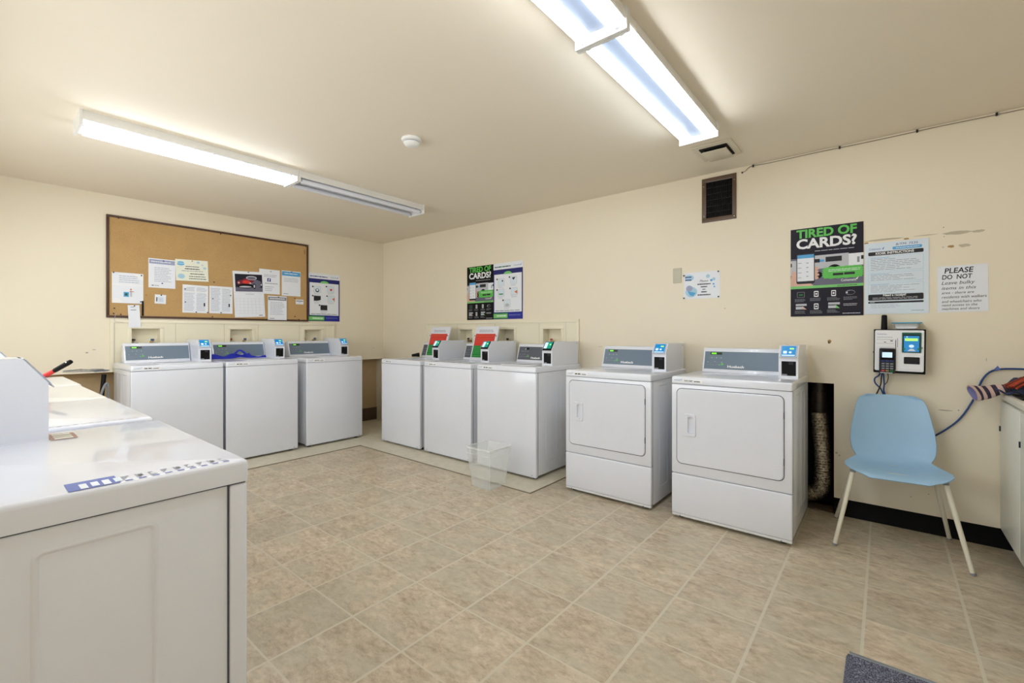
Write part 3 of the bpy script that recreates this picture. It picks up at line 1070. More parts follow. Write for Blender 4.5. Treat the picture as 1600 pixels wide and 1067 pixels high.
def d_bubbles(q, W, Hh, w):
    for u, v, r, m in ((0.045, 0.17, 0.030, 'pale_blue'), (0.045, 0.045, 0.030, 'pale_blue'), (W - 0.085, 0.19, 0.014, 'pale_blue'), (W - 0.05, 0.165, 0.008, 'pale_blue'), (W - 0.03, 0.135, 0.014, 'pale_blue')):
        q.disc(u, v, r, m, w, 18, 0.8)
    q.rect(0.016, Hh * 0.74, 0.072, Hh * 0.79, 'sky_blue', w + 0.0004)
    q.rect(0.02, Hh * 0.84, 0.068, Hh * 0.88, 'sky_blue', w + 0.0004)
    q.lines(W * 0.30, Hh * 0.65, W * 0.71, Hh * 0.71, 1, 'text_black', w, 0.5, 0.0, 6)
    q.lines(W * 0.28, Hh * 0.54, W * 0.73, Hh * 0.60, 1, 'text_black', w, 0.7, 0.0, 7)
    q.lines(0.05, Hh * 0.44, W - 0.03, Hh * 0.50, 1, 'text_grey', w, 0.4, 0.1, 6)
    q.lines(W * 0.43, Hh * 0.31, W * 0.87, Hh * 0.37, 1, 'text_black', w, 0.6, 0.0, 8)
    q.lines(0.11, Hh * 0.06, W - 0.02, Hh * 0.27, 2, 'text_black', w, 0.3, 0.08, 7)

def d_columns(q, W, Hh, w, tape=False):
    q.lines(0.014, 0.02, W * 0.48, Hh * 0.93, 16, 'text_pale', w, 0.34, 0.2, 21)
    q.lines(W * 0.54, 0.02, W - 0.012, Hh * 0.93, 16, 'text_pale', w, 0.34, 0.2, 23)
    q.rect(W * 0.82, 0.07, W * 0.88, 0.105, 'dark_grey', w + 0.0004)
    if tape:
        q.rect(0, Hh * 0.74, W, Hh * 0.78, 'tape_white', w + 0.0006)
        q.shape([(0, Hh), (0.09, Hh), (0.05, Hh * 0.92), (0.012, Hh * 0.88)], 'tape_white', w + 0.0006)

def d_small(q, W, Hh, w):
    q.rect(0.012, 0.02, 0.020, 0.062, 'dark_grey', w)
    q.rect(0.025, 0.012, W - 0.015, Hh - 0.02, 'paper_blue', w)
    q.lines(0.03, 0.02, W - 0.02, Hh - 0.03, 4, 'text_pale', w + 0.0004, 0.3, 0.2, 8)

def d_tall(q, W, Hh, w):
    q.lines(0.02, Hh * 0.86, W * 0.6, Hh * 0.96, 1, 'text_black', w, 0.2, 0.3, 9)
    q.lines(0.02, Hh * 0.74, W * 0.75, Hh * 0.82, 1, 'text_black', w, 0.3, 0.2, 10)

def d_social(q, W, Hh, w):
    q.lines(0.05, Hh * 0.68, W - 0.02, Hh * 0.80, 2, 'text_grey', w, 0.25, 0.2, 12)
    q.rect(0.085, Hh * 0.50, 0.122, Hh * 0.64, 'ink_blue', w)
    q.txt('f', 0.104, Hh * 0.51, 0.030, 'white', w + 0.0004, 'CENTER', 0.05)
    q.lines(0.06, Hh * 0.40, W - 0.02, Hh * 0.46, 1, 'text_black', w, 0.3, 0.1, 13)
    q.lines(0.06, Hh * 0.10, W - 0.06, Hh * 0.33, 3, 'text_pale', w, 0.3, 0.3, 14)

def d_bluehead(q, W, Hh, w):
    q.rect(0.003, Hh * 0.80, W - 0.003, Hh * 0.97, 'sky_blue', w)
    q.lines(0.03, Hh * 0.86, W - 0.02, Hh * 0.92, 1, 'white', w + 0.0004, 0.5, 0.1, 15)
    q.lines(0.025, Hh * 0.55, W - 0.025, Hh * 0.73, 3, 'text_pale', w, 0.3, 0.2, 16)
    q.lines(0.02, Hh * 0.06, 0.075, Hh * 0.10, 1, 'text_black', w, 0.4, 0, 17)

def d_letter(q, W, Hh, w):
    q.rect(0.004, Hh * 0.82, W - 0.004, Hh * 0.955, 'mid_grey', w)
    q.lines(0.02, Hh * 0.85, W - 0.02, Hh * 0.93, 1, 'white', w + 0.0004, 0.4, 0.1, 18)
    q.lines(0.025, Hh * 0.20, W - 0.02, Hh * 0.76, 9, 'text_pale', w, 0.3, 0.25, 19)
    q.lines(0.02, Hh * 0.04, 0.07, Hh * 0.08, 1, 'text_black', w, 0.5, 0, 20)

def d_card(q, W, Hh, w):
    q.rect(0.004, Hh * 0.62, W - 0.004, Hh * 0.76, 'dark_grey', w)
    q.lines(0.03, Hh * 0.25, W - 0.02, Hh * 0.5, 1, 'text_pale', w, 0.3, 0.2, 22)

def d_calendar(q, W, Hh, w):
    # picture half: a plain maroon vintage car on a dark road
    pu0, pu1, pv0, pv1 = 0.020, W - 0.012, Hh * 0.56, Hh * 0.94
    q.rect(pu0, pv0, pu1, pv1, 'poster_dark', w)
    q.rect(pu0, pv0, pu1, pv0 + 0.045, 'poster_dim', w + 0.0002)
    def e(u, v, a, c, m, k=0): q.disc(pu0 + u, pv0 + v, a, m, w + 0.0004 + k * 0.0002, 20, c / a)
    e(0.185, 0.085, 0.090, 0.050, 'poster_dim', 0)
    e(0.130, 0.120, 0.060, 0.028, 'red_dark', 1)
    e(0.165, 0.150, 0.055, 0.022, 'light_grey', 2)
    e(0.165, 0.148, 0.045, 0.015, 'poster_dim', 3)
    e(0.070, 0.095, 0.055, 0.032, 'red_dark', 3)
    e(0.110, 0.104, 0.040, 0.020, 'red_ink', 4)
    e(0.105, 0.060, 0.080, 0.026, 'poster_black', 5)
    e(0.100, 0.052, 0.062, 0.009, 'light_grey', 6)
    e(0.035, 0.095, 0.010, 0.010, 'skin_ink', 6)
    e(0.150, 0.092, 0.010, 0.010, 'skin_ink', 6)
    e(0.190, 0.060, 0.016, 0.030, 'black', 6)
    e(0.190, 0.060, 0.009, 0.018, 'light_grey', 7)
    e(0.262, 0.078, 0.012, 0.022, 'black', 6)
    e(0.262, 0.078, 0.007, 0.013, 'light_grey', 7)
    q.lines(W * 0.38, Hh * 0.495, W * 0.66, Hh * 0.515, 1, 'text_pale', w, 0.5, 0.0, 4)
    for r_ in range(6):
        q.rect(0.018, Hh * (0.08 + 0.066 * r_), W - 0.014, Hh * (0.08 + 0.066 * r_) + 0.001, 'text_pale', w)
    for c_ in range(8):
        u = 0.018 + (W - 0.032) * c_ / 7
        q.rect(u, Hh * 0.08, u + 0.001, Hh * 0.41, 'text_pale', w)
    q.rect(W - 0.065, 0.016, W - 0.025, 0.022, 'text_black', w)
    q.rect(0, Hh * 0.535, W, Hh * 0.538, 'light_grey', w)

GP = None
paper('taped_notice', 'white notice with shiny tape and small blue picture, far left of corkboard', 'notice', (-2.876, 1.490), 0.225, 0.280, d_taped, pins=((0.21, 0.265), (0.205, 0.018), (0.01, 0.275)))
paper('notice', 'white notice with lavender heading band, second from corkboard left', 'notice', (-2.613, 1.650), 0.211, 0.280, d_notice, pins=((0.115, 0.262), (0.105, 0.045)), pin_m='ink_blue')
paper('laundry_sign', 'small cream sign with pale blue bubbles, topmost on the corkboard', 'sign', (-2.397, 1.735), 0.278, 0.212, d_bubbles, out=0.0150, rot=2.0, m='paper_cream', pins=((0.14, 0.20),), pin_m='chip_brown')
paper('notice', 'two-column typed notice with tape across its top, under the bubble sign', 'notice', (-2.344, 1.420), 0.221, 0.281, lambda q, W, Hh, w: d_columns(q, W, Hh, w, True), rot=-0.3, pins=((0.02, 0.235), (0.115, 0.008), (0.022, 0.105), (0.214, 0.008)))
paper('notice', 'two-column typed notice pinned directly left of the car calendar', 'notice', (-2.112, 1.422), 0.216, 0.284, d_columns, pins=((0.03, 0.15), (0.105, 0.008), (0.195, 0.195)))
paper('memo_slip', 'tiny white slip pinned alone below the lavender-headed notice', 'slip', (-2.566, 1.499), 0.088, 0.088, d_small, rot=-1.5, pins=((0.048, 0.082),))
paper('memo_pad_sheet', 'tall narrow white sheet hanging over the corkboard bottom frame', 'sheet', (-2.757, 1.267), 0.086, 0.206, d_tall, out=0.0215, rot=3.0, pins=((0.048, 0.198),))
paper('social_media_notice', 'white notice with small dark blue square, partly behind the calendar', 'notice', (-1.628, 1.660), 0.222, 0.278, d_social, pins=((0.12, 0.255),), pin_m='brass')
paper('wall_calendar', 'calendar with dark red vintage car picture, pinned slightly crooked', 'calendar', (-1.873, 1.384), 0.308, 0.500, d_calendar, out=0.0150, rot=2.9, pins=((0.155, 0.492),))
paper('notice', 'white notice with bright blue heading band, right side of corkboard', 'notice', (-1.384, 1.652), 0.218, 0.292, d_bluehead, pins=((0.11, 0.283),), pin_m='ink_blue')
paper('notice', 'white letter with grey heading band, lowest right on the corkboard', 'notice', (-1.540, 1.367), 0.208, 0.274, d_letter, out=0.0215, pins=((0.115, 0.262),))
paper('business_card', 'tiny white card with dark line, right edge of the corkboard', 'card', (-1.222, 1.560), 0.092, 0.056, d_card)
q = MB()
q.box(-0.007, -0.008, 0, 0.007, 0, 0.140, 'black', 0.003)
tag(q.build('marker_pen', None, (0.0128, -2.656, 1.378), (0, 0, R(90))), 'black marker pen hanging upright beside the taped notice', 'pen')
# white cord with a hook at the lower left of the board
q = MB()
q.tube([Vector(p) for p in smooth_path([(0.020, -2.845, 1.40), (0.026, -2.855, 1.368), (0.028, -2.862, 1.34), (0.030, -2.85, 1.318), (0.030, -2.80, 1.312)])], 0.0015, 'light_grey', 6)
tag(q.build('string', None), 'thin white string hanging off the lower left corkboard frame', 'string')

# ------------------------------------------------------------------ operating instruction posters (white sheet, navy border)
def d_instruct(seed):
    def d(q, W, Hh, w):
        q.rect(0, 0, W, Hh * 0.885, 'navy', w)
        q.rect(W * 0.50, 0, W, Hh * 0.115, 'blue_deep', w + 0.0003)
        q.rect(0, 0, W * 0.50, Hh * 0.115, 'green_dark', w + 0.0003)
        q.rect(0.004, Hh * 0.022, W * 0.49, Hh * 0.095, 'green_pale', w + 0.0006)
        q.lines(0.05, Hh * 0.04, W * 0.45, Hh * 0.08, 1, 'white', w + 0.0009, 0.5, 0, 3)
        q.lines(W * 0.54, Hh * 0.05, W * 0.93, Hh * 0.09, 1, 'label_blue', w + 0.0009, 0.4, 0, 3)
        q.rect(0.012, Hh * 0.125, W - 0.014, Hh * 0.80, 'paper_white', w + 0.0006)
        q.shape([(W * 0.5 + W * 0.14 * math.cos(a), Hh * 0.795 + 0.03 * math.sin(a)) for a in [i * PI / 12 for i in range(13)]], 'green_pale', w + 0.0009)
        q.txt('Coinamatic', W * 0.70, Hh * 0.925, 0.014, 'label_blue', w, fitw=W * 0.22)
        q.shape([(W * 0.92, Hh * 0.925), (W * 0.96, Hh * 0.97), (W * 0.94, Hh * 0.92)], 'label_blue', w)
        q.lines(0.02, Hh * 0.918, W * 0.60, Hh * 0.945, 1, 'green_dark' if seed else 'ink_blue', w, 0.7, 0.0, 9)
        spots = [(0.27, 0.66), (0.70, 0.68), (0.27, 0.47), (0.72, 0.48), (0.48, 0.28)]
        for i, (a, c) in enumerate(spots):
            u, v = W * a, Hh * c
            q.disc(u - W * 0.14, v + Hh * 0.055, 0.010, 'text_black', w + 0.0010, 12)
            q.rrect(u - 0.045, v - 0.04, u + 0.045, v + 0.04, 0.006, 'light_grey', w + 0.0009)
            q.rrect(u - 0.042, v - 0.037, u + 0.042, v + 0.037, 0.005, 'paper_blue', w + 0.0012)
            if seed == 0:
                if i == 0: q.disc(u, v - 0.010, 0.024, 'dark_grey', w + 0.0015); q.disc(u, v - 0.006, 0.015, 'paper_blue', w + 0.0018)
                if i == 1: q.disc(u + 0.005, v - 0.005, 0.014, 'red_ink', w + 0.0015); q.rect(u - 0.03, v, u + 0.03, v + 0.003, 'orange_ink', w + 0.0015)
                if i in (2, 4): q.rect(u - 0.044, v - 0.028, u + 0.044, v + 0.034, 'text_black', w + 0.0015)
                if i == 2: q.shape([(u, v - 0.028), (u + 0.044, v - 0.028), (u + 0.044, v - 0.015)], 'paper_white', w + 0.0018)
                if i == 3: q.shape([(u + 0.01, v), (u + 0.044, v + 0.016), (u + 0.044, v - 0.03)], 'orange_ink', w + 0.0015)
            else:
                if i == 1: q.shape([(u - 0.025, v + 0.025), (u + 0.025, v + 0.03), (u, v - 0.002)], 'text_black', w + 0.0015)
                if i == 3: q.shape([(u + 0.0, v - 0.005), (u + 0.042, v + 0.012), (u + 0.042, v - 0.028)], 'orange_ink', w + 0.0015)
                if i == 2: q.rect(u - 0.03, v - 0.02, u + 0.03, v - 0.008, 'green_strong', w + 0.0015)
                if i == 0: q.disc(u + 0.02, v + 0.012, 0.010, 'dark_grey', w + 0.0015)
                if i == 4: q.disc(u, v - 0.02, 0.03, 'light_grey', w + 0.0015, 16, 0.6)
            q.lines(u - 0.04, v - 0.065, u + 0.04, v - 0.046, 2, 'text_pale', w + 0.0009, 0.3, 0.3, i)
        q.lines(0.03, Hh * 0.135, W - 0.03, Hh * 0.165, 1, 'text_grey', w + 0.0009, 0.4, 0.02, 5)
    return d
paper('instruction_poster', 'blue-bordered white instruction poster beside the corkboard right edge', 'poster', (-1.064, 1.364), 0.406, 0.592, d_instruct(0), out=0.001, m='paper_white', thick=0.003)
paper('instruction_poster', 'blue-bordered white instruction poster joined to the small black poster', 'poster', (2.069, 1.367), 0.412, 0.612, d_instruct(1), wall='R', out=0.001, m='paper_white', thick=0.003)

def d_tired(q, W, Hh, w):
    q.rect(0, Hh * 0.32, W, Hh * 0.66, 'poster_dim', w)
    # machines in the background of the picture
    q.rect(0, Hh * 0.47, W * 0.18, Hh * 0.64, 'light_grey', w + 0.0003)
    q.rect(W * 0.34, Hh * 0.53, W * 0.81, Hh * 0.68, 'light_grey', w + 0.0003)
    q.rect(W * 0.81, Hh * 0.54, W, Hh * 0.67, 'paper_white', w + 0.0003)
    q.rect(W * 0.50, Hh * 0.60, W * 0.72, Hh * 0.655, 'text_black', w + 0.0006)
    q.rect(W * 0.42, Hh * 0.605, W * 0.48, Hh * 0.63, 'sky_blue', w + 0.0006)
    q.rect(W * 0.35, Hh * 0.60, W * 0.42, Hh * 0.64, 'text_black', w + 0.0006)
    q.rect(W * 0.92, Hh * 0.57, W * 0.95, Hh * 0.63, 'mid_grey', w + 0.0006)
    q.rect(W * 0.97, Hh * 0.60, W, Hh * 0.64, 'text_black', w + 0.0006)
    q.rect(0, Hh * 0.57, W * 0.018, Hh * 0.61, 'text_black', w + 0.0006)
    q.disc(W * 0.40, Hh * 0.46, W * 0.055, 'poster_black', w + 0.0004, 20)
    q.disc(W * 0.62, Hh * 0.50, W * 0.10, 'poster_black', w + 0.0004, 20)
    # hand holding the phone
    q.shape([(0, Hh * 0.345), (0, Hh * 0.42), (W * 0.03, Hh * 0.53), (W * 0.09, Hh * 0.50), (W * 0.34, Hh * 0.34)], 'skin_ink', w + 0.0006)
    for k in range(4):
        q.disc(W * (0.355 + 0.01 * (k % 2)), Hh * (0.43 + 0.035 * k), W * 0.05, 'skin_ink', w + 0.0006, 14, 0.55)
    q.rrect(W * 0.085, Hh * 0.37, W * 0.35, Hh * 0.715, 0.012, 'text_black', w + 0.0009)
    q.rect(W * 0.098, Hh * 0.40, W * 0.338, Hh * 0.675, 'paper_white', w + 0.0012)
    q.rect(W * 0.098, Hh * 0.66, W * 0.338, Hh * 0.700, 'sky_blue', w + 0.0015)
    for k in range(4):
        q.rect(W * 0.11, Hh * (0.44 + 0.055 * k), W * 0.16, Hh * (0.44 + 0.055 * k) + 0.003, 'text_grey', w + 0.0015)
        q.rect(W * 0.23, Hh * (0.45 + 0.05 * k), W * 0.26, Hh * (0.45 + 0.05 * k) + 0.005, 'mid_grey', w + 0.0015)
    # burst
    cu, cv = W * 0.73, Hh * 0.475
    pts = []
    for i in range(40):
        a = 2 * PI * i / 40
        k = 1.0 if i % 2 else 0.90
        x = cu + W * 0.285 * k * max(-1, min(1, 1.25 * math.cos(a)))
        x = min(x, W)
        pts.append((x, cv + Hh * 0.068 * k * max(-1, min(1, 1.25 * math.sin(a)))))
    q.shape(pts, 'green_ink', w + 0.0012)
    q.lines(W * 0.54, cv + Hh * 0.010, W * 0.97, cv + Hh * 0.042, 2, 'white', w + 0.0015, 0.3, 0.05, 31)
    q.rect(W * 0.60, cv - Hh * 0.032, W * 0.74, cv - Hh * 0.006, 'text_black', w + 0.0015)
    q.rect(W * 0.75, cv - Hh * 0.030, W * 0.89, cv - Hh * 0.004, 'text_black', w + 0.0015)
    q.txt('Coinamatic', W * 0.71, Hh * 0.375, 0.016, 'white', w + 0.0015, fitw=W * 0.20, bold=0.01)
    q.shape([(W * 0.90, Hh * 0.395), (W * 0.94, Hh * 0.42), (W * 0.92, Hh * 0.385)], 'white', w + 0.0015)
    q.rect(0, Hh * 0.315, W, Hh * 0.345, 'green_pale', w + 0.0015)
    q.rect(0, Hh * 0.66, W, Hh * 0.662, 'poster_dark', w)
    q.lines(W * 0.66, Hh * 0.322, W * 0.92, Hh * 0.338, 1, 'text_black', w + 0.0018, 0.4, 0.0, 32)
    # headline
    q.txt('TIRED OF', W * 0.50, Hh * 0.893, 0.056, 'green_ink', w + 0.0006, 'CENTER', 0.035, W * 0.83)
    q.txt('CARDS?', W * 0.50, Hh * 0.772, 0.064, 'white', w + 0.0006, 'CENTER', 0.035, W * 0.83)
    q.lines(W * 0.35, Hh * 0.722, W * 0.88, Hh * 0.74, 1, 'light_grey', w + 0.0006, 0.35, 0.0, 33)
    # how-to icons
    for i, (a, c) in enumerate(((0.15, 0.245), (0.37, 0.25), (0.61, 0.25), (0.83, 0.25), (0.15, 0.11), (0.37, 0.11), (0.61, 0.115))):
        u, v = W * a, Hh * c
        if i == 0:
            q.rrect(u - 0.022, v - 0.018, u + 0.022, v + 0.020, 0.004, 'mid_grey', w + 0.0006)
            q.rrect(u - 0.020, v - 0.016, u + 0.020, v + 0.018, 0.004, 'poster_dark', w + 0.0009)
            q.rect(u - 0.010, v - 0.004, u + 0.012, v + 0.004, 'green_strong', w + 0.0012)
        elif i in (1, 2, 5):
            q.rrect(u - 0.013, v - 0.020, u + 0.013, v + 0.020, 0.004, 'white', w + 0.0006)
            q.rect(u - 0.009, v - 0.013, u + 0.009, v + 0.013, 'poster_dark', w + 0.0009)
            q.disc(u, v, 0.006, 'white', w + 0.0012, 10)
        elif i == 3:
            q.disc(u, v, 0.026, 'mid_grey', w + 0.0006, 18, 0.62)
            q.disc(u + 0.003, v - 0.001, 0.021, 'poster_dark', w + 0.0009, 18, 0.62)
            q.disc(u - 0.017, v, 0.004, 'white', w + 0.0012, 8)
        else:
            q.rect(u - 0.030, v + 0.006, u + 0.034, v + 0.020, 'light_grey', w + 0.0006)
            q.rect(u - 0.030, v - 0.018, u + 0.016, v + 0.000, 'light_grey', w + 0.0006)
            q.shape([(u + 0.010, v + 0.004), (u + 0.034, v - 0.020), (u + 0.012, v - 0.018)], 'skin_ink' if i == 4 else 'green_pale', w + 0.0009)
        q.lines(u - 0.036, v - 0.050, u + 0.036, v - 0.026, 3, 'mid_grey', w + 0.0006, 0.35, 0.4, 40 + i)
    q.lines(W * 0.74, Hh * 0.105, W * 0.94, Hh * 0.135, 2, 'light_grey', w + 0.0006, 0.4, 0.2, 50)
    q.lines(W * 0.73, Hh * 0.018, W * 0.96, Hh * 0.034, 1, 'light_grey', w + 0.0006, 0.5, 0.0, 51)

paper('advert_poster', 'black poster reading TIRED OF CARDS?, the small distant one above the washers', 'poster', (1.658, 1.367), 0.410, 0.610, d_tired, wall='R', out=0.001, m='poster_black', thick=0.003)
paper('advert_poster', 'large near black poster reading TIRED OF CARDS? right of the dryers', 'poster', (4.891, 1.330), 0.407, 0.612, d_tired, wall='R', out=0.001, m='poster_dark', thick=0.003)

def d_kiosk(q, W, Hh, w):
    q.txt('Coinamatic', 0.022, Hh * 0.900, 0.014, 'label_blue', w, fitw=0.060)
    q.shape([(0.086, Hh * 0.905), (0.098, Hh * 0.94), (0.094, Hh * 0.90)], 'label_blue', w)
    q.rrect(W * 0.45, Hh * 0.885, W * 0.90, Hh * 0.925, 0.006, 'sky_blue', w)
    q.lines(W * 0.50, Hh * 0.895, W * 0.86, Hh * 0.915, 1, 'white', w + 0.0004, 0.4, 0, 60)
    q.txt('B/TM: 7535', W * 0.50, Hh * 0.940, 0.014, 'ink_blue', w, fitw=W * 0.34, shear=0.2)
    q.rrect(0.018, Hh * 0.820, W - 0.024, Hh * 0.872, 0.006, 'text_black', w)
    q.txt('KIOSK INSTRUCTIONS', W * 0.48, Hh * 0.833, 0.014, 'white', w + 0.0004, 'CENTER', 0.03, W * 0.60)
    for k, (a, c, n) in enumerate(((0.595, 0.80, 7), (0.450, 0.575, 4), (0.285, 0.43, 6))):
        q.rrect(0.018, Hh * a, W - 0.024, Hh * c, 0.005, 'pale_blue', w)
        q.rrect(0.0195, Hh * a + 0.0015, W - 0.0255, Hh * c - 0.0015, 0.005, 'paper_blue', w + 0.0003)
        q.lines(0.030, Hh * a + 0.006, W - 0.034, Hh * c - 0.012, n, 'text_grey', w + 0.0006, 0.22, 0.55, 70 + k)
        q.lines(0.030, Hh * c - 0.011, W * 0.40, Hh * c - 0.005, 1, 'sky_blue', w + 0.0006, 0.4, 0.0, 80)
    q.rrect(0.018, Hh * 0.190, W - 0.024, Hh * 0.275, 0.006, 'text_black', w)
    q.txt('Need a receipt?', W * 0.48, Hh * 0.248, 0.012, 'white', w + 0.0004, 'CENTER', 0.03, W * 0.36)
    q.lines(0.040, Hh * 0.200, W - 0.045, Hh * 0.235, 2, 'light_grey', w + 0.0004, 0.35, 0.05, 81)
    q.rrect(0.018, Hh * 0.150, W - 0.024, Hh * 0.175, 0.003, 'text_black', w)
    q.lines(0.026, Hh * 0.156, 0.05, Hh * 0.169, 1, 'white', w + 0.0004, 0.4, 0, 82)
    q.rrect(0.018, Hh * 0.070, W - 0.024, Hh * 0.146, 0.004, 'paper_blue', w)
    q.lines(0.030, Hh * 0.080, W - 0.10, Hh * 0.135, 3, 'text_pale', w + 0.0003, 0.25, 0.5, 83)
    q.lines(W * 0.74, Hh * 0.035, W * 0.93, Hh * 0.050, 1, 'text_grey', w, 0.4, 0, 84)
paper('instruction_poster', 'pale blue KIOSK INSTRUCTIONS sheet mounted above the payment kiosk', 'poster', (5.3045, 1.335), 0.307, 0.457, d_kiosk, wall='R', out=0.001, m='paper_blue', thick=0.003)

def d_please(q, W, Hh, w):
    m = 'text_black'
    q.txt('PLEASE', W * 0.15, Hh * 0.845, 0.030, m, w, bold=0.018, fitw=W * 0.58, shear=0.15)
    q.txt('DO  NOT', W * 0.10, Hh * 0.715, 0.026, m, w, bold=0.018, fitw=W * 0.60, shear=0.1)
    L = [('Leave bulky', 0.600, 0.66, 0.020), ('items in this', 0.490, 0.68, 0.018), ('area - there are', 0.395, 0.64, 0.015),
         ('residents with walkers', 0.300, 0.88, 0.016), ('and wheelchairs who', 0.205, 0.78, 0.015), ('need access to the', 0.130, 0.70, 0.014), ('machines and doors', 0.050, 0.74, 0.014)]
    for i, (s, v, fw_, h) in enumerate(L):
        q.txt(s, W * 0.09, Hh * v, h, 'dark_grey', w, bold=0.0, fitw=W * fw_, shear=0.25)
paper('handwritten_sign', 'white handwritten sign reading PLEASE DO NOT on the right wall', 'sign', (5.650, 1.337), 0.213, 0.274, d_please, wall='R', out=0.001, rot=0.6)

def d_laundrysign(q, W, Hh, w):
    q.disc(0.045, Hh * 0.80, 0.036, 'pale_blue', w, 18, 0.7)
    q.lines(0.012, Hh * 0.8, 0.062, Hh * 0.86, 1, 'ink_blue', w + 0.0004, 0.8, 0.0, 12)
    q.lines(0.012, Hh * 0.69, 0.062, Hh * 0.75, 1, 'ink_blue', w + 0.0004, 0.8, 0.0, 12)
    q.disc(0.060, Hh * 0.26, 0.046, 'pale_blue', w, 18, 0.9)
    q.disc(0.045, Hh * 0.40, 0.026, 'lavender', w + 0.0003, 18, 0.9)
    q.shape([(0.03, Hh * 0.30), (0.095, Hh * 0.22), (0.075, Hh * 0.10), (0.05, Hh * 0.14)], 'sky_blue', w + 0.0006)
    for u, v, r in ((0.188, 0.82, 0.015), (0.213, 0.66, 0.009), (0.230, 0.52, 0.007), (0.236, 0.42, 0.006), (0.232, 0.70, 0.012)):
        q.disc(u, Hh * v, r, 'pale_blue' if r > 0.01 else 'sky_blue', w, 14)
    q.txt('Please', 0.158, Hh * 0.62, 0.016, 'text_black', w + 0.0004, 'CENTER', 0, 0.065, 0.3)
    q.lines(0.158 - 0.05, Hh * 0.51, 0.158 + 0.05, Hh * 0.56, 1, 'text_black', w + 0.0004, 0.8, 0.0, 11)
    q.lines(0.158 - 0.024, Hh * 0.41, 0.158 + 0.024, Hh * 0.46, 1, 'text_black', w + 0.0004, 0.8, 0.0, 11)
    q.lines(0.158 - 0.012, Hh * 0.315, 0.158 + 0.012, Hh * 0.365, 1, 'text_grey', w + 0.0004, 0.8, 0.0, 11)
    q.lines(0.158 - 0.021, Hh * 0.22, 0.158 + 0.021, Hh * 0.27, 1, 'text_black', w + 0.0004, 0.8, 0.0, 11)
    q.lines(0.158 - 0.049, Hh * 0.11, 0.158 + 0.049, Hh * 0.16, 1, 'text_black', w + 0.0004, 0.8, 0.0, 11)
paper('laundry_sign', 'small white sign with pale blue bubbles on the bare right wall', 'sign', (4.143, 1.489), 0.277, 0.212, d_laundrysign, wall='R', out=0.001, pins=((0.004, 0.19), (0.004, 0.008), (0.268, 0.008), (0.266, 0.204)))

q = MB()
q.box(0, -0.006, 0, 0.070, 0, 0.122, 'plastic_beige', 0.003)
q.box(0.004, -0.0075, 0.004, 0.066, -0.005, 0.118, 'plastic_beige', 0.002)
for v in (0.022, 0.100):
    q.cyl((0.035, -0.0075, v), (0.035, -0.009, v), 0.003, 'light_grey', 10)
tag(q.build('blank_plate', None, (4.056, 0, 1.625)), 'small beige blank cover plate left of the bubble sign on right wall', 'wall plate')

# ------------------------------------------------------------------ ventilation grille (brown frame) in the right wall
t = empty('air_grille', (4.286, 0, 2.085))
tag(t, 'brown framed wall air grille with dark slats just below the ceiling', 'air grille')
gw, gh = 0.251, 0.346
q = MB()
for a, c, d, e in ((0, 0, gw, 0.033), (0, gh - 0.030, gw, gh), (0, 0.033, 0.032, gh - 0.030), (gw - 0.028, 0.033, gw, gh - 0.030)):
    q.box(a, -0.007, c, d, 0, e, 'grille_brown', 0.0015)
for u, v in ((0.016, 0.05), (gw - 0.014, 0.02), (gw - 0.013, gh - 0.05), (0.014, gh - 0.06)):
    q.cyl((u, -0.007, v), (u, -0.0085, v), 0.004, 'chrome', 10)
q.build('grille_frame', t)
for k in range(26):
    q = MB()
    x = 0.038 + k * 0.0073
    q.box(x - 0.0009, 0.002, 0.033, x + 0.0009, 0.016, gh - 0.031, 'grille_dark')
    q.build('vertical_slat', t, smooth=False)
for k in range(5):
    q = MB()
    z = 0.075 + k * 0.048
    q.box(0.033, 0.0005, z - 0.0011, gw - 0.029, 0.002, z + 0.0011, 'dark_grey')
    q.build('cross_bar', t, smooth=False)

# ------------------------------------------------------------------ ceiling things
# exhaust cover
t = empty('exhaust_vent', (4.52, -0.455, H))
tag(t, 'square cream ceiling exhaust vent cover near the brown grille', 'ceiling vent')
q = MB()
q.box(-0.125, -0.150, -0.010, 0.125, 0.150, 0.0, 'vent_cover', 0.003)
q.build('cover_plate', t)
q = MB()
q.box(-0.088, -0.105, -0.016, 0.088, 0.105, -0.0101, 'black')
q.build('opening', t, smooth=False)
q = MB()
q.box(-0.078, -0.078, -0.032, 0.078, 0.115, -0.024, 'vent_cover', 0.003)
for sx in (-0.07, 0.07):
    q.box(sx - 0.003, -0.06, -0.026, sx + 0.003, 0.09, -0.010, 'vent_cover')
q.build('baffle', t)

# smoke detector
t = empty('smoke_detector', (3.05, -1.892, H))
tag(t, 'small round white smoke detector on the ceiling between the light rows', 'smoke detector')
def lathe(mb, prof, m, n=32):
    mb.loft([[(r_ * math.cos(2 * PI * i / n), r_ * math.sin(2 * PI * i / n), z) for i in range(n)] for r_, z in prof], m, True, True)
q = MB(); lathe(q, [(0.062, 0), (0.064, -0.008), (0.060, -0.016), (0.050, -0.020)], 'fixture_white'); q.build('mounting_base', t)
q = MB(); lathe(q, [(0.046, -0.020), (0.046, -0.026)], 'mid_grey'); q.build('sensor_gap', t)
q = MB(); lathe(q, [(0.050, -0.026), (0.050, -0.032), (0.040, -0.044), (0.022, -0.050), (0.001, -0.051)], 'fixture_white'); q.build('detector_cap', t)

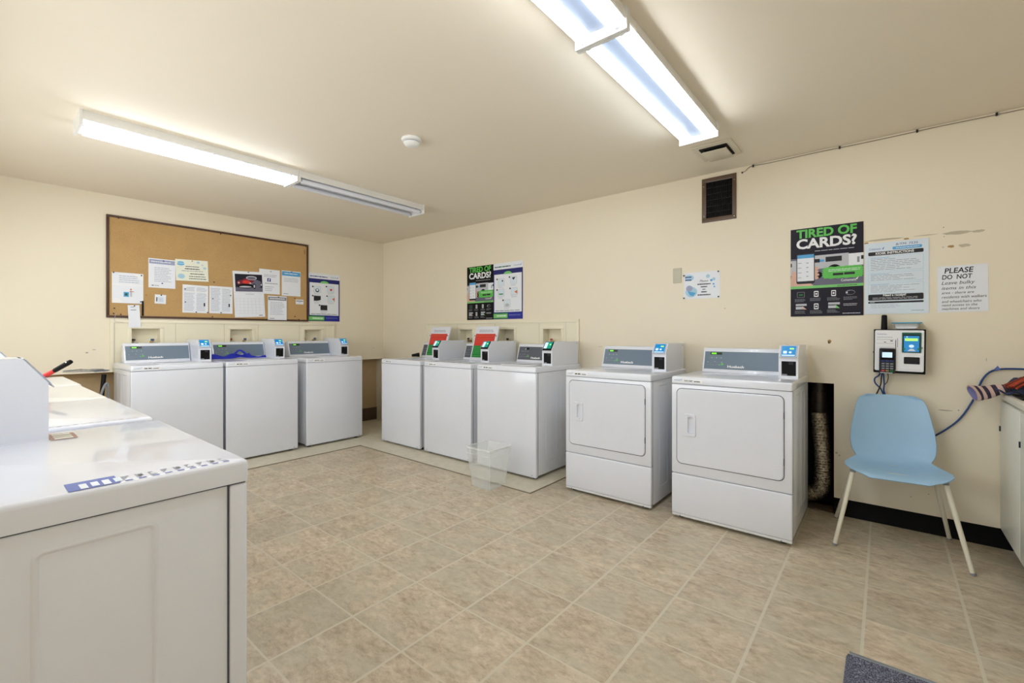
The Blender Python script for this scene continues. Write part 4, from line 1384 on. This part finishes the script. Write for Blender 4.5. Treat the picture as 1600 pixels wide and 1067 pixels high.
# fluorescent strip lights
def fixture(label, loc, lit, mats=('tube_lit', 'tube_lit')):
    t = empty('fluorescent_light', loc)
    tag(t, label, 'ceiling light', 'fluorescent strip lights')
    L = 1.222
    hw = 0.112
    q = MB()   # folded steel housing: outer sloping sides, underside reflector
    prof = [(-hw + 0.010, 0), (-hw, -0.050), (-hw + 0.003, -0.054), (-0.045, -0.030), (0.045, -0.030), (hw - 0.003, -0.054), (hw, -0.050), (hw - 0.010, 0)]
    loopA = [(x, 0.004, z) for x, z in prof]
    loopB = [(x, L - 0.004, z) for x, z in prof]
    n = len(prof)
    ids = [[q.av(p) for p in loopA], [q.av(p) for p in loopB]]
    for i in range(n):
        j = (i + 1) % n
        q.face([ids[0][i], ids[0][j], ids[1][j], ids[1][i]], ('reflector_dimmed' if lit else 'fixture_white') if i in (2, 3, 4) else 'fixture_white')  # lit fixtures take the glare-darkened underside, the unlit one stays white
    q.build('housing', t, smooth=False)
    q = MB()
    prof = [(-0.040, -0.0305), (-0.032, -0.058), (0.032, -0.058), (0.040, -0.0305)]
    loops = [[(x, y, z) for x, z in prof] for y in (0.03, L - 0.03)]
    q.loft(loops, 'ballast_dimmed' if lit else 'light_grey')
    q.build('ballast_cover', t, smooth=False)
    for y0, y1 in ((0.0, 0.013), (L - 0.013, L)):
        q = MB()
        pr = [(-hw, 0), (-hw - 0.002, -0.088), (hw + 0.002, -0.088), (hw, 0)]
        q.loft([[(x, y, z) for x, z in pr] for y in (y0, y1)], 'fixture_white')
        q.build('end_plate', t, smooth=False)
    for k, x in enumerate((-0.074, 0.074)):
        q = MB()
        y = [0.036, 0.040, L - 0.040, L - 0.036]
        zt_ = -0.068
        rr_ = 0.0185
        q.loft([[(x + s * math.cos(2 * PI * i / 20), yy, zt_ + s * math.sin(2 * PI * i / 20)) for i in range(20)]
                for yy, s in ((0.034, 0.012), (0.038, rr_), (L - 0.038, rr_), (L - 0.034, 0.012))], mats[k])
        tb = q.build('fluorescent_tube', t)
        for yy in (0.0215, L - 0.0215):
            q = MB()
            q.box(x - 0.012, yy - 0.006, zt_ - 0.010, x + 0.012, yy + 0.006, -0.032, 'fixture_white', 0.002)
            q.cyl((x, yy - 0.008, zt_), (x, yy + 0.008, zt_), 0.013, 'light_grey', 14)
            q.build('lamp_holder', t)
    return t
fixture('nearest lit strip light, cut off by the top edge of the photo', (4.530, -3.330, H), True)
fixture('lit strip light pointing at the ceiling exhaust vent', (4.530, -2.104, H), True, ('tube_lit_cool', 'tube_lit'))
fixture('lit strip light of the left row, farther from the corner', (1.830, -3.318, H), True)
fixture('unlit strip light of the left row, nearest the room corner', (1.830, -2.094, H), False, ('tube_off', 'tube_off'))

# cable along the ceiling edge with its clips
t = empty('ceiling_cable', (4.578, -0.004, 2.42))
tag(t, 'thin pale cable clipped along the top of the right wall', 'cable')
q = MB()
pts = [(4.578, -0.004, 2.421), (4.60, -0.006, 2.428), (4.62, -0.007, 2.445), (4.65, -0.007, 2.4535)]
for k in range(1, 20):
    x = 4.65 + k * (XE - 4.66) / 19
    pts.append((x, -0.007, 2.4535 - 0.0035 * abs(math.sin(x * 5.0))))
P = smooth_path(pts, 5)
q.tube([p - Vector((4.578, -0.004, 2.42)) for p in P], 0.0028, 'cable_wire', 8)
q.build('wire', t)
q = MB()
q.cyl((0, 0.003, 0.001), (0, -0.004, 0.001), 0.006, 'cable_black', 10)
q.build('grommet', t)
for x in (4.652, 5.172, 5.558, 5.894, 6.25):
    q = MB()
    q.box(x - 4.578 - 0.005, -0.008, 0.024, x - 4.578 + 0.005, 0.0035, 0.042, 'knob_black', 0.002)
    q.build('cable_clip', t)

# ------------------------------------------------------------------ dryer duct in the wall opening
t = empty('dryer_duct', (5.045, 0.11, 0.0))
tag(t, 'dark and silver crinkled foil duct standing in the wall opening beside the dryer', 'duct')
q = MB()
q.cyl((0.0, 0.02, 0.872), (0.0, 0.02, 0.80), 0.052, 'pipe_dark', 28)
q.cyl((0.0, 0.02, 0.80), (0.0, 0.02, 0.655), 0.058, 'pipe_dark', 28)
q.cyl((0.0, 0.02, 0.745), (0.0, 0.02, 0.735), 0.061, 'pipe_dark', 28)
q.build('rigid_pipe', t)
q = MB()
base = smooth_path([(0.0, 0.02, 0.66), (0.012, 0.015, 0.50), (0.022, 0.010, 0.34), (0.024, 0.005, 0.20), (0.010, 0.0, 0.115), (-0.05, -0.005, 0.075), (-0.13, -0.005, 0.072), (-0.22, 0.0, 0.075)], 26)
rnd = random.Random(5)
rad = [0.051 + 0.0055 * math.sin(i * 2.1) + 0.002 * rnd.random() for i in range(len(base))]
q.tube(base, rad, 'foil', 26)
q.build('foil_hose', t)
q = MB()
q.box(-0.30, -0.10, 0.0, 0.09, 0.02, 0.006, 'base_brown')
q.build('opening_sill', t, smooth=False)

# ------------------------------------------------------------------ payment kiosk on the right wall
KX, KZ = 5.349, 0.968
t = empty('payment_kiosk', (KX, 0, KZ), rot=(0, R(0.6), 0))
tag(t, 'white and black card payment kiosk with keypad on the right wall', 'payment kiosk')
kw, kh, kd = 0.243, 0.270, 0.085
q = MB()
q.box(0, -kd, 0, kw, 0, kh, 'black', 0.004)
q.build('back_box', t)
q = MB()
def slab(x0, z0, x1, z1, r_, y0, y1, m, bev=0.002):
    q.loft([[(x, y0, z) for x, z in rr(x0, z0, x1, z1, r_)], [(x, y1 + bev, z) for x, z in rr(x0, z0, x1, z1, r_)],
            [(x, y1, z) for x, z in rr(x0 + bev, z0 + bev, x1 - bev, z1 - bev, r_)]], m, True, True)
slab(0.006, 0.014, kw - 0.008, kh - 0.006, 0.008, -kd, -kd - 0.010, 'white')
q.build('front_cover', t)
q = MB()
q.rect(0.104, 0.018, 0.107, 0.205, 'black', kd + 0.0106)
q.rect(0.028, 0.155, 0.104, 0.1575, 'light_grey', kd + 0.0106)
q.txt('Coinamatic', 0.018, 0.236, 0.008, 'label_blue', kd + 0.0106, fitw=0.045)
q.lines(0.016, 0.215, 0.090, 0.226, 1, 'text_pale', kd + 0.0106, 0.3, 0, 90)
q.rect(0.014, 0.206, 0.098, 0.2075, 'mid_grey', kd + 0.0106)
q.rect(0.014, 0.182, 0.098, 0.1832, 'mid_grey', kd + 0.0106)
q.rect(0.080, 0.196, 0.092, 0.201, 'dark_grey', kd + 0.0106)
q.rect(0.050, 0.188, 0.060, 0.192, 'dark_grey', kd + 0.0106)
q.rect(0.112, 0.160, 0.116, 0.215, 'text_pale', kd + 0.0106)
q.rect(0.112, 0.025, kw - 0.02, 0.026, 'light_grey', kd + 0.0106)
q.build('cover_printing', t, smooth=False)
q = MB()
q.cyl((kw - 0.020, -kd - 0.010, 0.158), (kw - 0.020, -kd - 0.013, 0.158), 0.006, 'mid_grey', 14)
q.build('key_lock', t)
q = MB()
slab(0.134, 0.128, 0.222, 0.250, 0.004, -kd - 0.010, -kd - 0.014, 'green_dark', 0.001)
q.rect(0.139, 0.132, 0.217, 0.238, 'black_gloss', kd + 0.0146)
q.rect(0.143, 0.134, 0.213, 0.230, 'screen_blue', kd + 0.0152)
q.rect(0.148, 0.200, 0.206, 0.215, 'screen_lime', kd + 0.0158)
q.disc(0.157, 0.224, 0.0035, 'screen_white', kd + 0.0158, 10)
q.disc(0.178, 0.168, 0.012, 'screen_white', kd + 0.0158, 14, 0.8)
q.shape([(0.160, 0.138), (0.198, 0.138), (0.186, 0.152), (0.172, 0.152)], 'paper_blue', kd + 0.0158)
q.disc(0.146, 0.150, 0.005, 'green_strong', kd + 0.0158, 10)
q.disc(0.211, 0.152, 0.006, 'green_strong', kd + 0.0158, 10)
q.build('touch_screen', t, smooth=False)
q = MB()
slab(0.144, 0.060, 0.216, 0.102, 0.004, -kd - 0.010, -kd - 0.0125, 'black_gloss', 0.001)
q.build('receipt_slot', t)
q = MB()
slab(0.028, -0.002, 0.104, 0.152, 0.006, -kd - 0.004, -kd - 0.030, 'dark_grey', 0.003)
q.box(0.034, -kd - 0.0335, 0.082, 0.098, -kd - 0.0295, 0.146, 'black_gloss', 0.001)
term = q.build('card_terminal', t)
q = MB()
q.rect(0.042, 0.096, 0.090, 0.128, 'screen_white', kd + 0.0340)
q.build('terminal_screen', term, smooth=False)
for r_ in range(5):
    for c_ in range(3):
        q = MB()
        z = 0.072 - r_ * 0.0145 if r_ else 0.074
        m = 'ink_blue' if r_ == 0 else ('mid_grey' if r_ < 4 else ('red_ink', 'brass', 'green_strong')[c_])
        q.box(0.040 + c_ * 0.020, -kd - 0.0325, z - 0.004, 0.055 + c_ * 0.020, -kd - 0.0295, z + 0.004, m, 0.0012)
        q.build('keypad_key', term)
q = MB()
q.box(0.034, -kd - 0.033, -0.001, 0.092, -kd - 0.029, 0.004, 'light_grey', 0.001)
q.build('card_reader_lip', term)
q = MB()
q.cyl((0.050, -0.045, kh - 0.002), (0.050, -0.045, kh + 0.086), 0.0165, 'black', 20, 0.0140)
q.cyl((0.050, -0.045, kh + 0.086), (0.050, -0.045, kh + 0.090), 0.0140, 'black', 20, 0.010)
q.build('antenna', t)
q = MB()
q.cyl((-0.004, -0.05, 0.125), (0.002, -0.05, 0.125), 0.006, 'mid_grey', 12)
q.build('side_lock', t)

# food container on top of the kiosk
t = empty('food_container', (5.508, -0.052, KZ + kh - 0.001))
tag(t, 'small clear container with pale blue lid lying on the payment kiosk', 'container')
q = MB()
def T2(x0, y0, x1, y1, r_, z): return [(x, y, z) for x, y in rr(x0, y0, x1, y1, r_)]
q.loft([T2(-0.048, -0.026, 0.048, 0.026, 0.012, 0.001), T2(-0.062, -0.036, 0.062, 0.036, 0.014, 0.034),
        T2(-0.060, -0.034, 0.060, 0.034, 0.013, 0.034), T2(-0.046, -0.024, 0.046, 0.024, 0.011, 0.003)], 'clear_plastic', False, True)
q.build('tub', t)
q = MB()
q.loft([T2(-0.050, -0.028, 0.050, 0.028, 0.012, 0.0045), T2(-0.055, -0.030, 0.055, 0.030, 0.012, 0.020)], 'paper_white', True, True)
q.build('contents', t)
q = MB()
q.loft([T2(-0.070, -0.042, 0.070, 0.042, 0.016, 0.0345), T2(-0.072, -0.044, 0.072, 0.044, 0.016, 0.038), T2(-0.070, -0.042, 0.070, 0.042, 0.016, 0.042)], 'food_lid')
q.build('lid', t)

# cables under the kiosk, running down behind the chair
t = empty('kiosk_cable', (5.40, -0.02, 0.95))
tag(t, 'dark blue looped cables hanging from the kiosk down behind the chair', 'cable')
for pts, m, r_ in (([(5.385, -0.06, 0.968), (5.375, -0.05, 0.945), (5.356, -0.035, 0.925), (5.358, -0.03, 0.895), (5.385, -0.025, 0.860), (5.400, -0.022, 0.82), (5.415, -0.02, 0.79), (5.42, -0.014, 0.70), (5.44, -0.012, 0.60)], 'hose_blue', 0.0042),
                   ([(5.398, -0.06, 0.968), (5.400, -0.045, 0.930), (5.402, -0.035, 0.890), (5.400, -0.03, 0.85), (5.412, -0.024, 0.81), (5.430, -0.016, 0.76), (5.44, -0.012, 0.65)], 'hose_blue', 0.0042),
                   ([(5.392, -0.06, 0.968), (5.388, -0.045, 0.925), (5.384, -0.036, 0.885), (5.366, -0.028, 0.83), (5.350, -0.02, 0.795), (5.345, -0.014, 0.70), (5.35, -0.012, 0.55)], 'cable_black', 0.0036),
                   ([(5.418, -0.06, 0.968), (5.422, -0.045, 0.940), (5.416, -0.035, 0.905), (5.402, -0.03, 0.885)], 'cable_black', 0.0022)):
    q = MB()
    q.tube([p - Vector((5.40, -0.02, 0.95)) for p in smooth_path(pts, 8)], r_, m, 10)
    q.build('cord', t)

# ------------------------------------------------------------------ blue chair
CH = Vector((5.446, -0.300, 0))
t = empty('shell_chair', CH, R(4.4))
tag(t, 'light blue plastic shell chair with cream metal legs below the payment kiosk', 'chair')
def shell_profile(s):
    """centre line: y (front negative) and z for s in 0..1"""
    K = [(0.0, -0.218, 0.410), (0.06, -0.194, 0.430), (0.16, -0.120, 0.440), (0.30, -0.020, 0.436), (0.40, 0.060, 0.438), (0.47, 0.115, 0.452),
         (0.53, 0.148, 0.490), (0.60, 0.165, 0.545), (0.72, 0.188, 0.640), (0.86, 0.214, 0.745), (0.96, 0.232, 0.810), (1.0, 0.237, 0.830)]
    for a, c in zip(K[:-1], K[1:]):
        if s <= c[0]:
            f = (s - a[0]) / (c[0] - a[0])
            return a[1] + (c[1] - a[1]) * f, a[2] + (c[2] - a[2]) * f
    return K[-1][1], K[-1][2]
def shell_half(s):
    K = [(0.0, 0.115), (0.015, 0.155), (0.05, 0.204), (0.12, 0.231), (0.20, 0.232), (0.30, 0.218), (0.38, 0.194), (0.44, 0.174), (0.48, 0.174), (0.52, 0.186), (0.56, 0.195),
         (0.62, 0.199), (0.71, 0.193), (0.80, 0.181), (0.90, 0.167), (0.95, 0.156), (0.975, 0.144), (0.99, 0.128), (1.0, 0.105)]
    for a, c in zip(K[:-1], K[1:]):
        if s <= c[0]:
            f = (s - a[0]) / (c[0] - a[0])
            return a[1] + (c[1] - a[1]) * f
    return K[-1][1]
NS, NT_ = 72, 28
grid = []
for i in range(NS + 1):
    s = i / NS
    # smooth the profile a little
    ys = [shell_profile(min(1, max(0, s + d))) for d in (-0.03, -0.015, 0, 0.015, 0.03)]
    y = sum(p[0] for p in ys) / 5; z = sum(p[1] for p in ys) / 5
    if s in (0.0, 1.0): y, z = shell_profile(s)
    hs = [shell_half(min(1, max(0, s + d))) for d in (-0.01, 0, 0.01)]
    hwd = sum(hs) / 3
    row = []
    for j in range(NT_ + 1):
        u = -1 + 2 * j / NT_
        back = max(0.0, min(1.0, (s - 0.42) / 0.12))
        seat = 1 - back
        dz = seat * (0.016 * abs(u) ** 2.4 - 0.010 * (1 - u * u) * min(1, s * 6)) * (1 if s > 0.05 else s / 0.05)
        dy = -back * (0.050 * abs(u) ** 2.2) * (1.0 - 0.35 * max(0, (s - 0.8) / 0.2))
        row.append((u * hwd, y + dy, z + dz))
    grid.append(row)
q = MB()
idx = [[q.av(p) for p in row] for row in grid]
for i in range(NS):
    for j in range(NT_):
        q.face([idx[i][j], idx[i][j + 1], idx[i + 1][j + 1], idx[i + 1][j]], 'chair_blue')
sh = q.build('seat_shell', t, angle=80)
md = sh.modifiers.new('thickness', 'SOLIDIFY'); md.thickness = 0.007; md.offset = 0
LEGS = [((-0.196, -0.150, 0.418), (-0.283, -0.238, 0.0)), ((0.196, -0.150, 0.418), (0.283, -0.238, 0.0)),
        ((-0.178, 0.060, 0.418), (-0.272, 0.240, 0.0)), ((0.178, 0.060, 0.418), (0.272, 0.240, 0.0))]
for a, c in LEGS:
    a, c = Vector(a), Vector(c)
    q = MB()
    d = (c - a)
    q.cyl(a, a + d * 0.985, 0.0125, 'leg_cream', 18, 0.0105)
    lg = q.build('leg', t)
    q = MB()
    q.cyl(a + d * 0.975, c, 0.0118, 'mid_grey', 16, 0.0118)
    q.build('foot_cap', lg)
q = MB()
q.tube(smooth_path([LEGS[0][0], (-0.12, -0.145, 0.424), (0.12, -0.145, 0.424), LEGS[1][0]], 6), 0.009, 'leg_cream', 10)
q.tube(smooth_path([LEGS[2][0], (-0.11, 0.060, 0.424), (0.11, 0.060, 0.424), LEGS[3][0]], 6), 0.009, 'leg_cream', 10)
q.build('under_frame', t)
q = MB()
for x in (-0.195, 0.195):
    q.cyl((x, -0.151, 0.412), (x, -0.149, 0.427), 0.0145, 'mid_grey', 16)
q.build('leg_collar', t)

# ------------------------------------------------------------------ clear waste basket
t = empty('waste_basket', (2.962, -1.058, 0))
tag(t, 'empty clear plastic square waste basket standing in front of the washers', 'waste basket')
q = MB()
bb, tt, hB = 0.094, 0.130, 0.315
def SQ(h, z, r_): return [(x, y, z) for x, y in rr(-h, -h, h, h, r_, 5)]
th = 0.002
q.loft([SQ(bb, 0.001, 0.014), SQ(tt, hB, 0.018)], 'clear_plastic', True, False)
q.build('tapered_body', t, angle=60)
q = MB()
q.loft([SQ(tt - 0.002, hB - 0.010, 0.018), SQ(tt + 0.006, hB - 0.010, 0.020), SQ(tt + 0.007, hB + 0.001, 0.021), SQ(tt - 0.003, hB + 0.002, 0.017)], 'clear_rim', False, False)
q.loft([SQ(tt - 0.006, hB - 0.055, 0.017), SQ(tt - 0.003, hB - 0.053, 0.018), SQ(tt - 0.005, hB - 0.050, 0.018)], 'clear_plastic', False, False)
q.build('rim', t, angle=60)
for sx in (-1, 1):
    for sy in (-1, 1):
        q = MB()
        q.tube([(sx * (bb - 0.004), sy * (bb - 0.004), 0.003), (sx * (tt - 0.005), sy * (tt - 0.005), hB - 0.004)], 0.0022, 'clear_rim', 8)
        q.build('corner_rib', t)

# ------------------------------------------------------------------ counter at the right edge
t = empty('counter_cabinet', (5.924, -0.001, 0))
tag(t, 'white counter cabinet at the right edge with raised black toe kick', 'counter')
CL = 1.45
q = MB()
q.box(0.0, -CL, 0.104, 0.60, 0.0, 0.842, 'counter_white', 0.002)
q.build('cabinet_body', t)
q = MB()
q.box(0.055, -CL, 0.0, 0.60, 0.0, 0.104, 'black_rubber')
q.build('toe_kick', t, smooth=False)
q = MB()
q.box(-0.020, -CL, 0.842, 0.60, 0.0, 0.880, 'counter_edge', 0.010, 3)
q.build('worktop', t)
for k in range(3):
    y1 = -0.006 - k * 0.48
    q = MB()
    q.box(-0.016, y1 - 0.470, 0.110, 0.0, y1, 0.832, 'counter_white', 0.003)
    d_ = q.build('cabinet_door', t)
    q = MB()
    q.box(-0.022, y1 - 0.012, 0.660, -0.015, y1 - 0.004, 0.690, 'dark_grey', 0.002)
    q.build('hinge', d_)

# things lying on the counter
q = MB()
rnd = random.Random(2)
N1, N2 = 26, 18
pts = []
for i in range(N1 + 1):
    for j in range(N2 + 1):
        a, c = i / N1, j / N2
        x = 5.868 + 0.28 * a
        y = -0.030 - 0.16 * c
        z = 0.893 + 0.082 * math.sin(PI * min(1, a * 1.05)) * math.sin(PI * c) ** 0.7 + 0.010 * math.sin(a * 17 + c * 6) * math.sin(PI * c) + 0.006 * math.sin(a * 31 - c * 13)
        if a < 0.1: z += (0.1 - a) * 0.2
        pts.append(q.av((x, y, z)))
for i in range(N1):
    for j in range(N2):
        q.face([pts[i * (N2 + 1) + j], pts[(i + 1) * (N2 + 1) + j], pts[(i + 1) * (N2 + 1) + j + 1], pts[i * (N2 + 1) + j + 1]], 'denim')
o = q.build('crumpled_garment', angle=80)
o.modifiers.new('thickness', 'SOLIDIFY').thickness = -0.009
tag(o, 'crumpled dark denim blue garment lying on the counter by the wall', 'garment')
# striped knitted sleeve hanging off the counter corner
t = empty('striped_sock', (5.83, -0.08, 0.90))
tag(t, 'striped pink and dark knitted sock with violet inside hanging off the counter corner', 'sock')
q = MB()
path = smooth_path([(5.783, -0.150, 0.890), (5.808, -0.155, 0.891), (5.840, -0.160, 0.896), (5.875, -0.165, 0.908), (5.92, -0.170, 0.915)], 6)
n = 20
L = []
for i, p in enumerate(path):
    f = i / (len(path) - 1)
    ra = 0.052 * (1 - 0.50 * f)
    rb = 0.030 * (1 - 0.35 * f)
    tilt = R(35 - 25 * f)
    lp = []
    for k in range(n):
        a = 2 * PI * k / n
        yy = rb * math.cos(a) * (1 + 0.08 * math.sin(3 * a + i))
        zz = ra * math.sin(a)
        lp.append(tuple(Vector((p.x - zz * 0.30 - yy * 0.5 * (1 - f) - 5.83, p.y + yy + 0.08, p.z + zz * 0.85 - 0.90 - 0.012 * (1 - f)))))
    L.append(lp)
for i in range(len(L) - 1):
    q.loft([L[i], L[i + 1]], 'sock_band_dark' if (i // 3) % 2 else 'sock_band_pink', False, i == len(L) - 2)
q.build('knitted_leg', t, angle=80)
q = MB()
cc = sum((Vector(p) for p in L[0]), Vector()) / n
q.loft([L[0], [tuple(cc + (Vector(p) - cc) * 0.86 + Vector((-0.001, 0, 0))) for p in L[0]]], 'sock_band_pink', False, False)
q.loft([[tuple(cc + (Vector(p) - cc) * 0.86 + Vector((-0.001, 0, 0))) for p in L[0]], [tuple(cc + (Vector(p) - cc) * 0.70 + Vector((0.012, 0, 0))) for p in L[0]]], 'sock_violet', False, True)
q.build('opening', t, angle=80)

# red-brown whisk broom head on the counter
t = empty('whisk_broom', (6.035, -0.24, 0.905))
tag(t, 'red-brown fan-shaped bristle broom head lying on the counter', 'broom')
q = MB()
for k in range(46):
    a = R(158 + 52 * (k / 45.0))
    ln = 0.20 + 0.012 * math.sin(k * 2.3)
    up = 0.055
    p0 = Vector((0.05, 0.02, 0.135))
    p1 = p0 + Vector((math.cos(a) * ln * 0.9, math.sin(a) * ln * 0.45, -0.115 + 0.035 * abs(math.sin(k * 0.7)) * 0.3))
    mid = (p0 + p1) / 2 + Vector((0, 0, 0.012))
    q.tube([p0, mid, p1], [0.006, 0.007, 0.0075], 'broom_red' if k % 4 else 'broom_dark', 6)
q.build('bristles', t)
q = MB()
q.cyl((0.04, 0.02, 0.132), (0.13, 0.03, 0.165), 0.018, 'broom_dark', 14, 0.015)
q.build('binding', t)
q = MB()
q.box(5.925, -0.42, 0.8805, 6.20, -0.20, 0.8900, 'black', 0.003)
tag(q.build('black_tray'), 'thin black flat tray edge under the broom on the counter', 'tray')

# blue hose on the right wall
t = empty('blue_hose', (5.60, -0.02, 0.60))
tag(t, 'thin blue hose curving up the right wall from behind the chair', 'hose')
q = MB()
pts = [(5.52, -0.014, 0.545), (5.57, -0.013, 0.560), (5.635, -0.013, 0.594), (5.70, -0.013, 0.655), (5.75, -0.013, 0.720), (5.795, -0.014, 0.815), (5.818, -0.016, 0.890), (5.838, -0.016, 0.950), (5.865, -0.014, 0.990), (5.90, -0.012, 1.008), (5.96, -0.012, 1.014), (6.06, -0.013, 1.012), (6.20, -0.014, 1.0)]
q.tube([p - Vector((5.60, -0.02, 0.60)) for p in smooth_path(pts, 10)], 0.0050, 'hose_blue', 12)
q.build('tubing', t)
q = MB()
q.cyl((5.893 - 5.60, 0.019, 1.008 - 0.60), (5.893 - 5.60, 0.003, 1.008 - 0.60), 0.008, 'label_blue', 12)
q.shape([(5.880 - 5.60, 0.405), (5.908 - 5.60, 0.405), (5.896 - 5.60, 0.430)], 'label_blue', 0.001)
q.build('hose_clip', t, smooth=False)

# ------------------------------------------------------------------ entrance mat with metal edge
t = empty('door_mat', (5.80, -2.10, 0))
tag(t, 'dark grey flecked floor mat with a metal edge strip, bottom right', 'door mat')
q = MB()
q.box(-0.505, -0.45, 0.0, 0.45, 0.485, 0.010, 'mat_pile', 0.004)
q.box(-0.508, -0.45, 0.0, -0.490, 0.47, 0.0115, 'mat_pile', 0.004)
q.build('pile', t)
q = MB()
q.box(-0.500, 0.485, 0.0, 0.45, 0.512, 0.004, 'steel_strip', 0.001)
q.build('metal_strip', t)

# ------------------------------------------------------------------ small loose things
# blue fabric bag lying across the washers in front of the consoles
t = empty('blue_bag', (0.30, -1.93, 0.954))
tag(t, 'bright blue fabric bag lying flat with its loop handle standing, under the calendar', 'bag')
q = MB()
N1, N2 = 30, 6
ids = []
for i in range(N1 + 1):
    for j in range(N2 + 1):
        a, c = i / N1, j / N2
        y = -0.27 + 0.52 * a
        wd = 0.045 * (0.55 + 0.45 * math.sin(PI * min(1, a * 1.4 + 0.1)))
        x = (c - 0.5) * 2 * wd + 0.01 * math.sin(a * 9)
        z = 0.004 + (0.050 if a < 0.72 else 0.026) * math.sin(PI * c) * (0.75 + 0.25 * math.sin(a * 20)) + 0.012 * math.exp(-((a - 0.52) / 0.1) ** 2)
        ids.append(q.av((x, y, z)))
for i in range(N1):
    for j in range(N2):
        q.face([ids[i * (N2 + 1) + j], ids[(i + 1) * (N2 + 1) + j], ids[(i + 1) * (N2 + 1) + j + 1], ids[i * (N2 + 1) + j + 1]], 'cloth_blue')
q.build('folded_body', t, angle=80)
q = MB()
pp = smooth_path([(0.01, -0.075, 0.010), (0.012, -0.050, 0.055), (0.010, -0.015, 0.088), (0.010, 0.015, 0.088), (0.012, 0.055, 0.055), (0.01, 0.085, 0.012)], 6)
q.loft([[(p.x - 0.012, p.y, p.z), (p.x + 0.012, p.y, p.z), (p.x + 0.012, p.y * 0.80, p.z * 0.86), (p.x - 0.012, p.y * 0.80, p.z * 0.86)] for p in pp], 'cloth_blue')
q.build('loop_handle', t, angle=80)

# black and red tool handle beyond the dryer row
t = empty('scraper_tool', (1.48, -3.42, 0.9455))
tag(t, 'black and red tool handle sticking up beyond the foreground dryer row', 'hand tool')
ux, uy = 0.772, 0.636
def TP(r_, z): return (ux * r_, uy * r_, z)
q = MB()
q.box(-0.04, -0.02, 0.0, 0.02, 0.02, 0.0015, 'steel_strip')
q.build('blade', t, smooth=False)
q = MB()
q.cyl(TP(0.0, 0.006), TP(0.065, 0.040), 0.014, 'red_ink', 14, 0.012)
q.build('collar', t)
q = MB()
q.tube([TP(0.062, 0.038), TP(0.070, 0.043), TP(0.150, 0.088), TP(0.165, 0.096), TP(0.170, 0.099)], [0.011, 0.013, 0.014, 0.012, 0.005], 'black', 14)
q.build('grip', t)
q = MB()
q.cyl((TP(0.150, 0.088)[0] + 0.009, TP(0.150, 0.088)[1] - 0.012, 0.092), (TP(0.150, 0.088)[0] + 0.010, TP(0.150, 0.088)[1] - 0.0135, 0.0925), 0.004, 'paper_cream', 10)
q.build('hang_hole', t)

# black drain hose left of the corkboard washers
q = MB()
q.tube(smooth_path([(0.10, -2.93, 0.02), (0.12, -2.945, 0.35), (0.08, -2.955, 0.60), (0.04, -2.94, 0.75), (0.02, -2.93, 0.845)], 8), 0.017, 'black', 12)
tag(q.build('drain_hose'), 'black drain hose standing beside the leftmost corkboard washer', 'hose')
q = MB()
q.tube(smooth_path([(0.24, -3.02, 0.02), (0.20, -3.01, 0.40), (0.22, -2.985, 0.66), (0.22, -2.94, 0.78), (0.19, -2.925, 0.60)], 8), 0.009, 'mid_grey', 10)
tag(q.build('supply_hose'), 'thin grey supply hose looping beside the black drain hose', 'hose')
# dark plug lying behind the corner washer's console
q = MB()
q.cyl((1.135, -0.325, 0.958), (1.160, -0.300, 0.960), 0.022, 'black', 14, 0.025)
q.cyl((1.095, -0.360, 0.952), (1.135, -0.325, 0.958), 0.015, 'black', 14, 0.020)
tag(q.build('rubber_stopper'), 'small black rubber stopper beside the console of the washer nearest the corner', 'stopper')
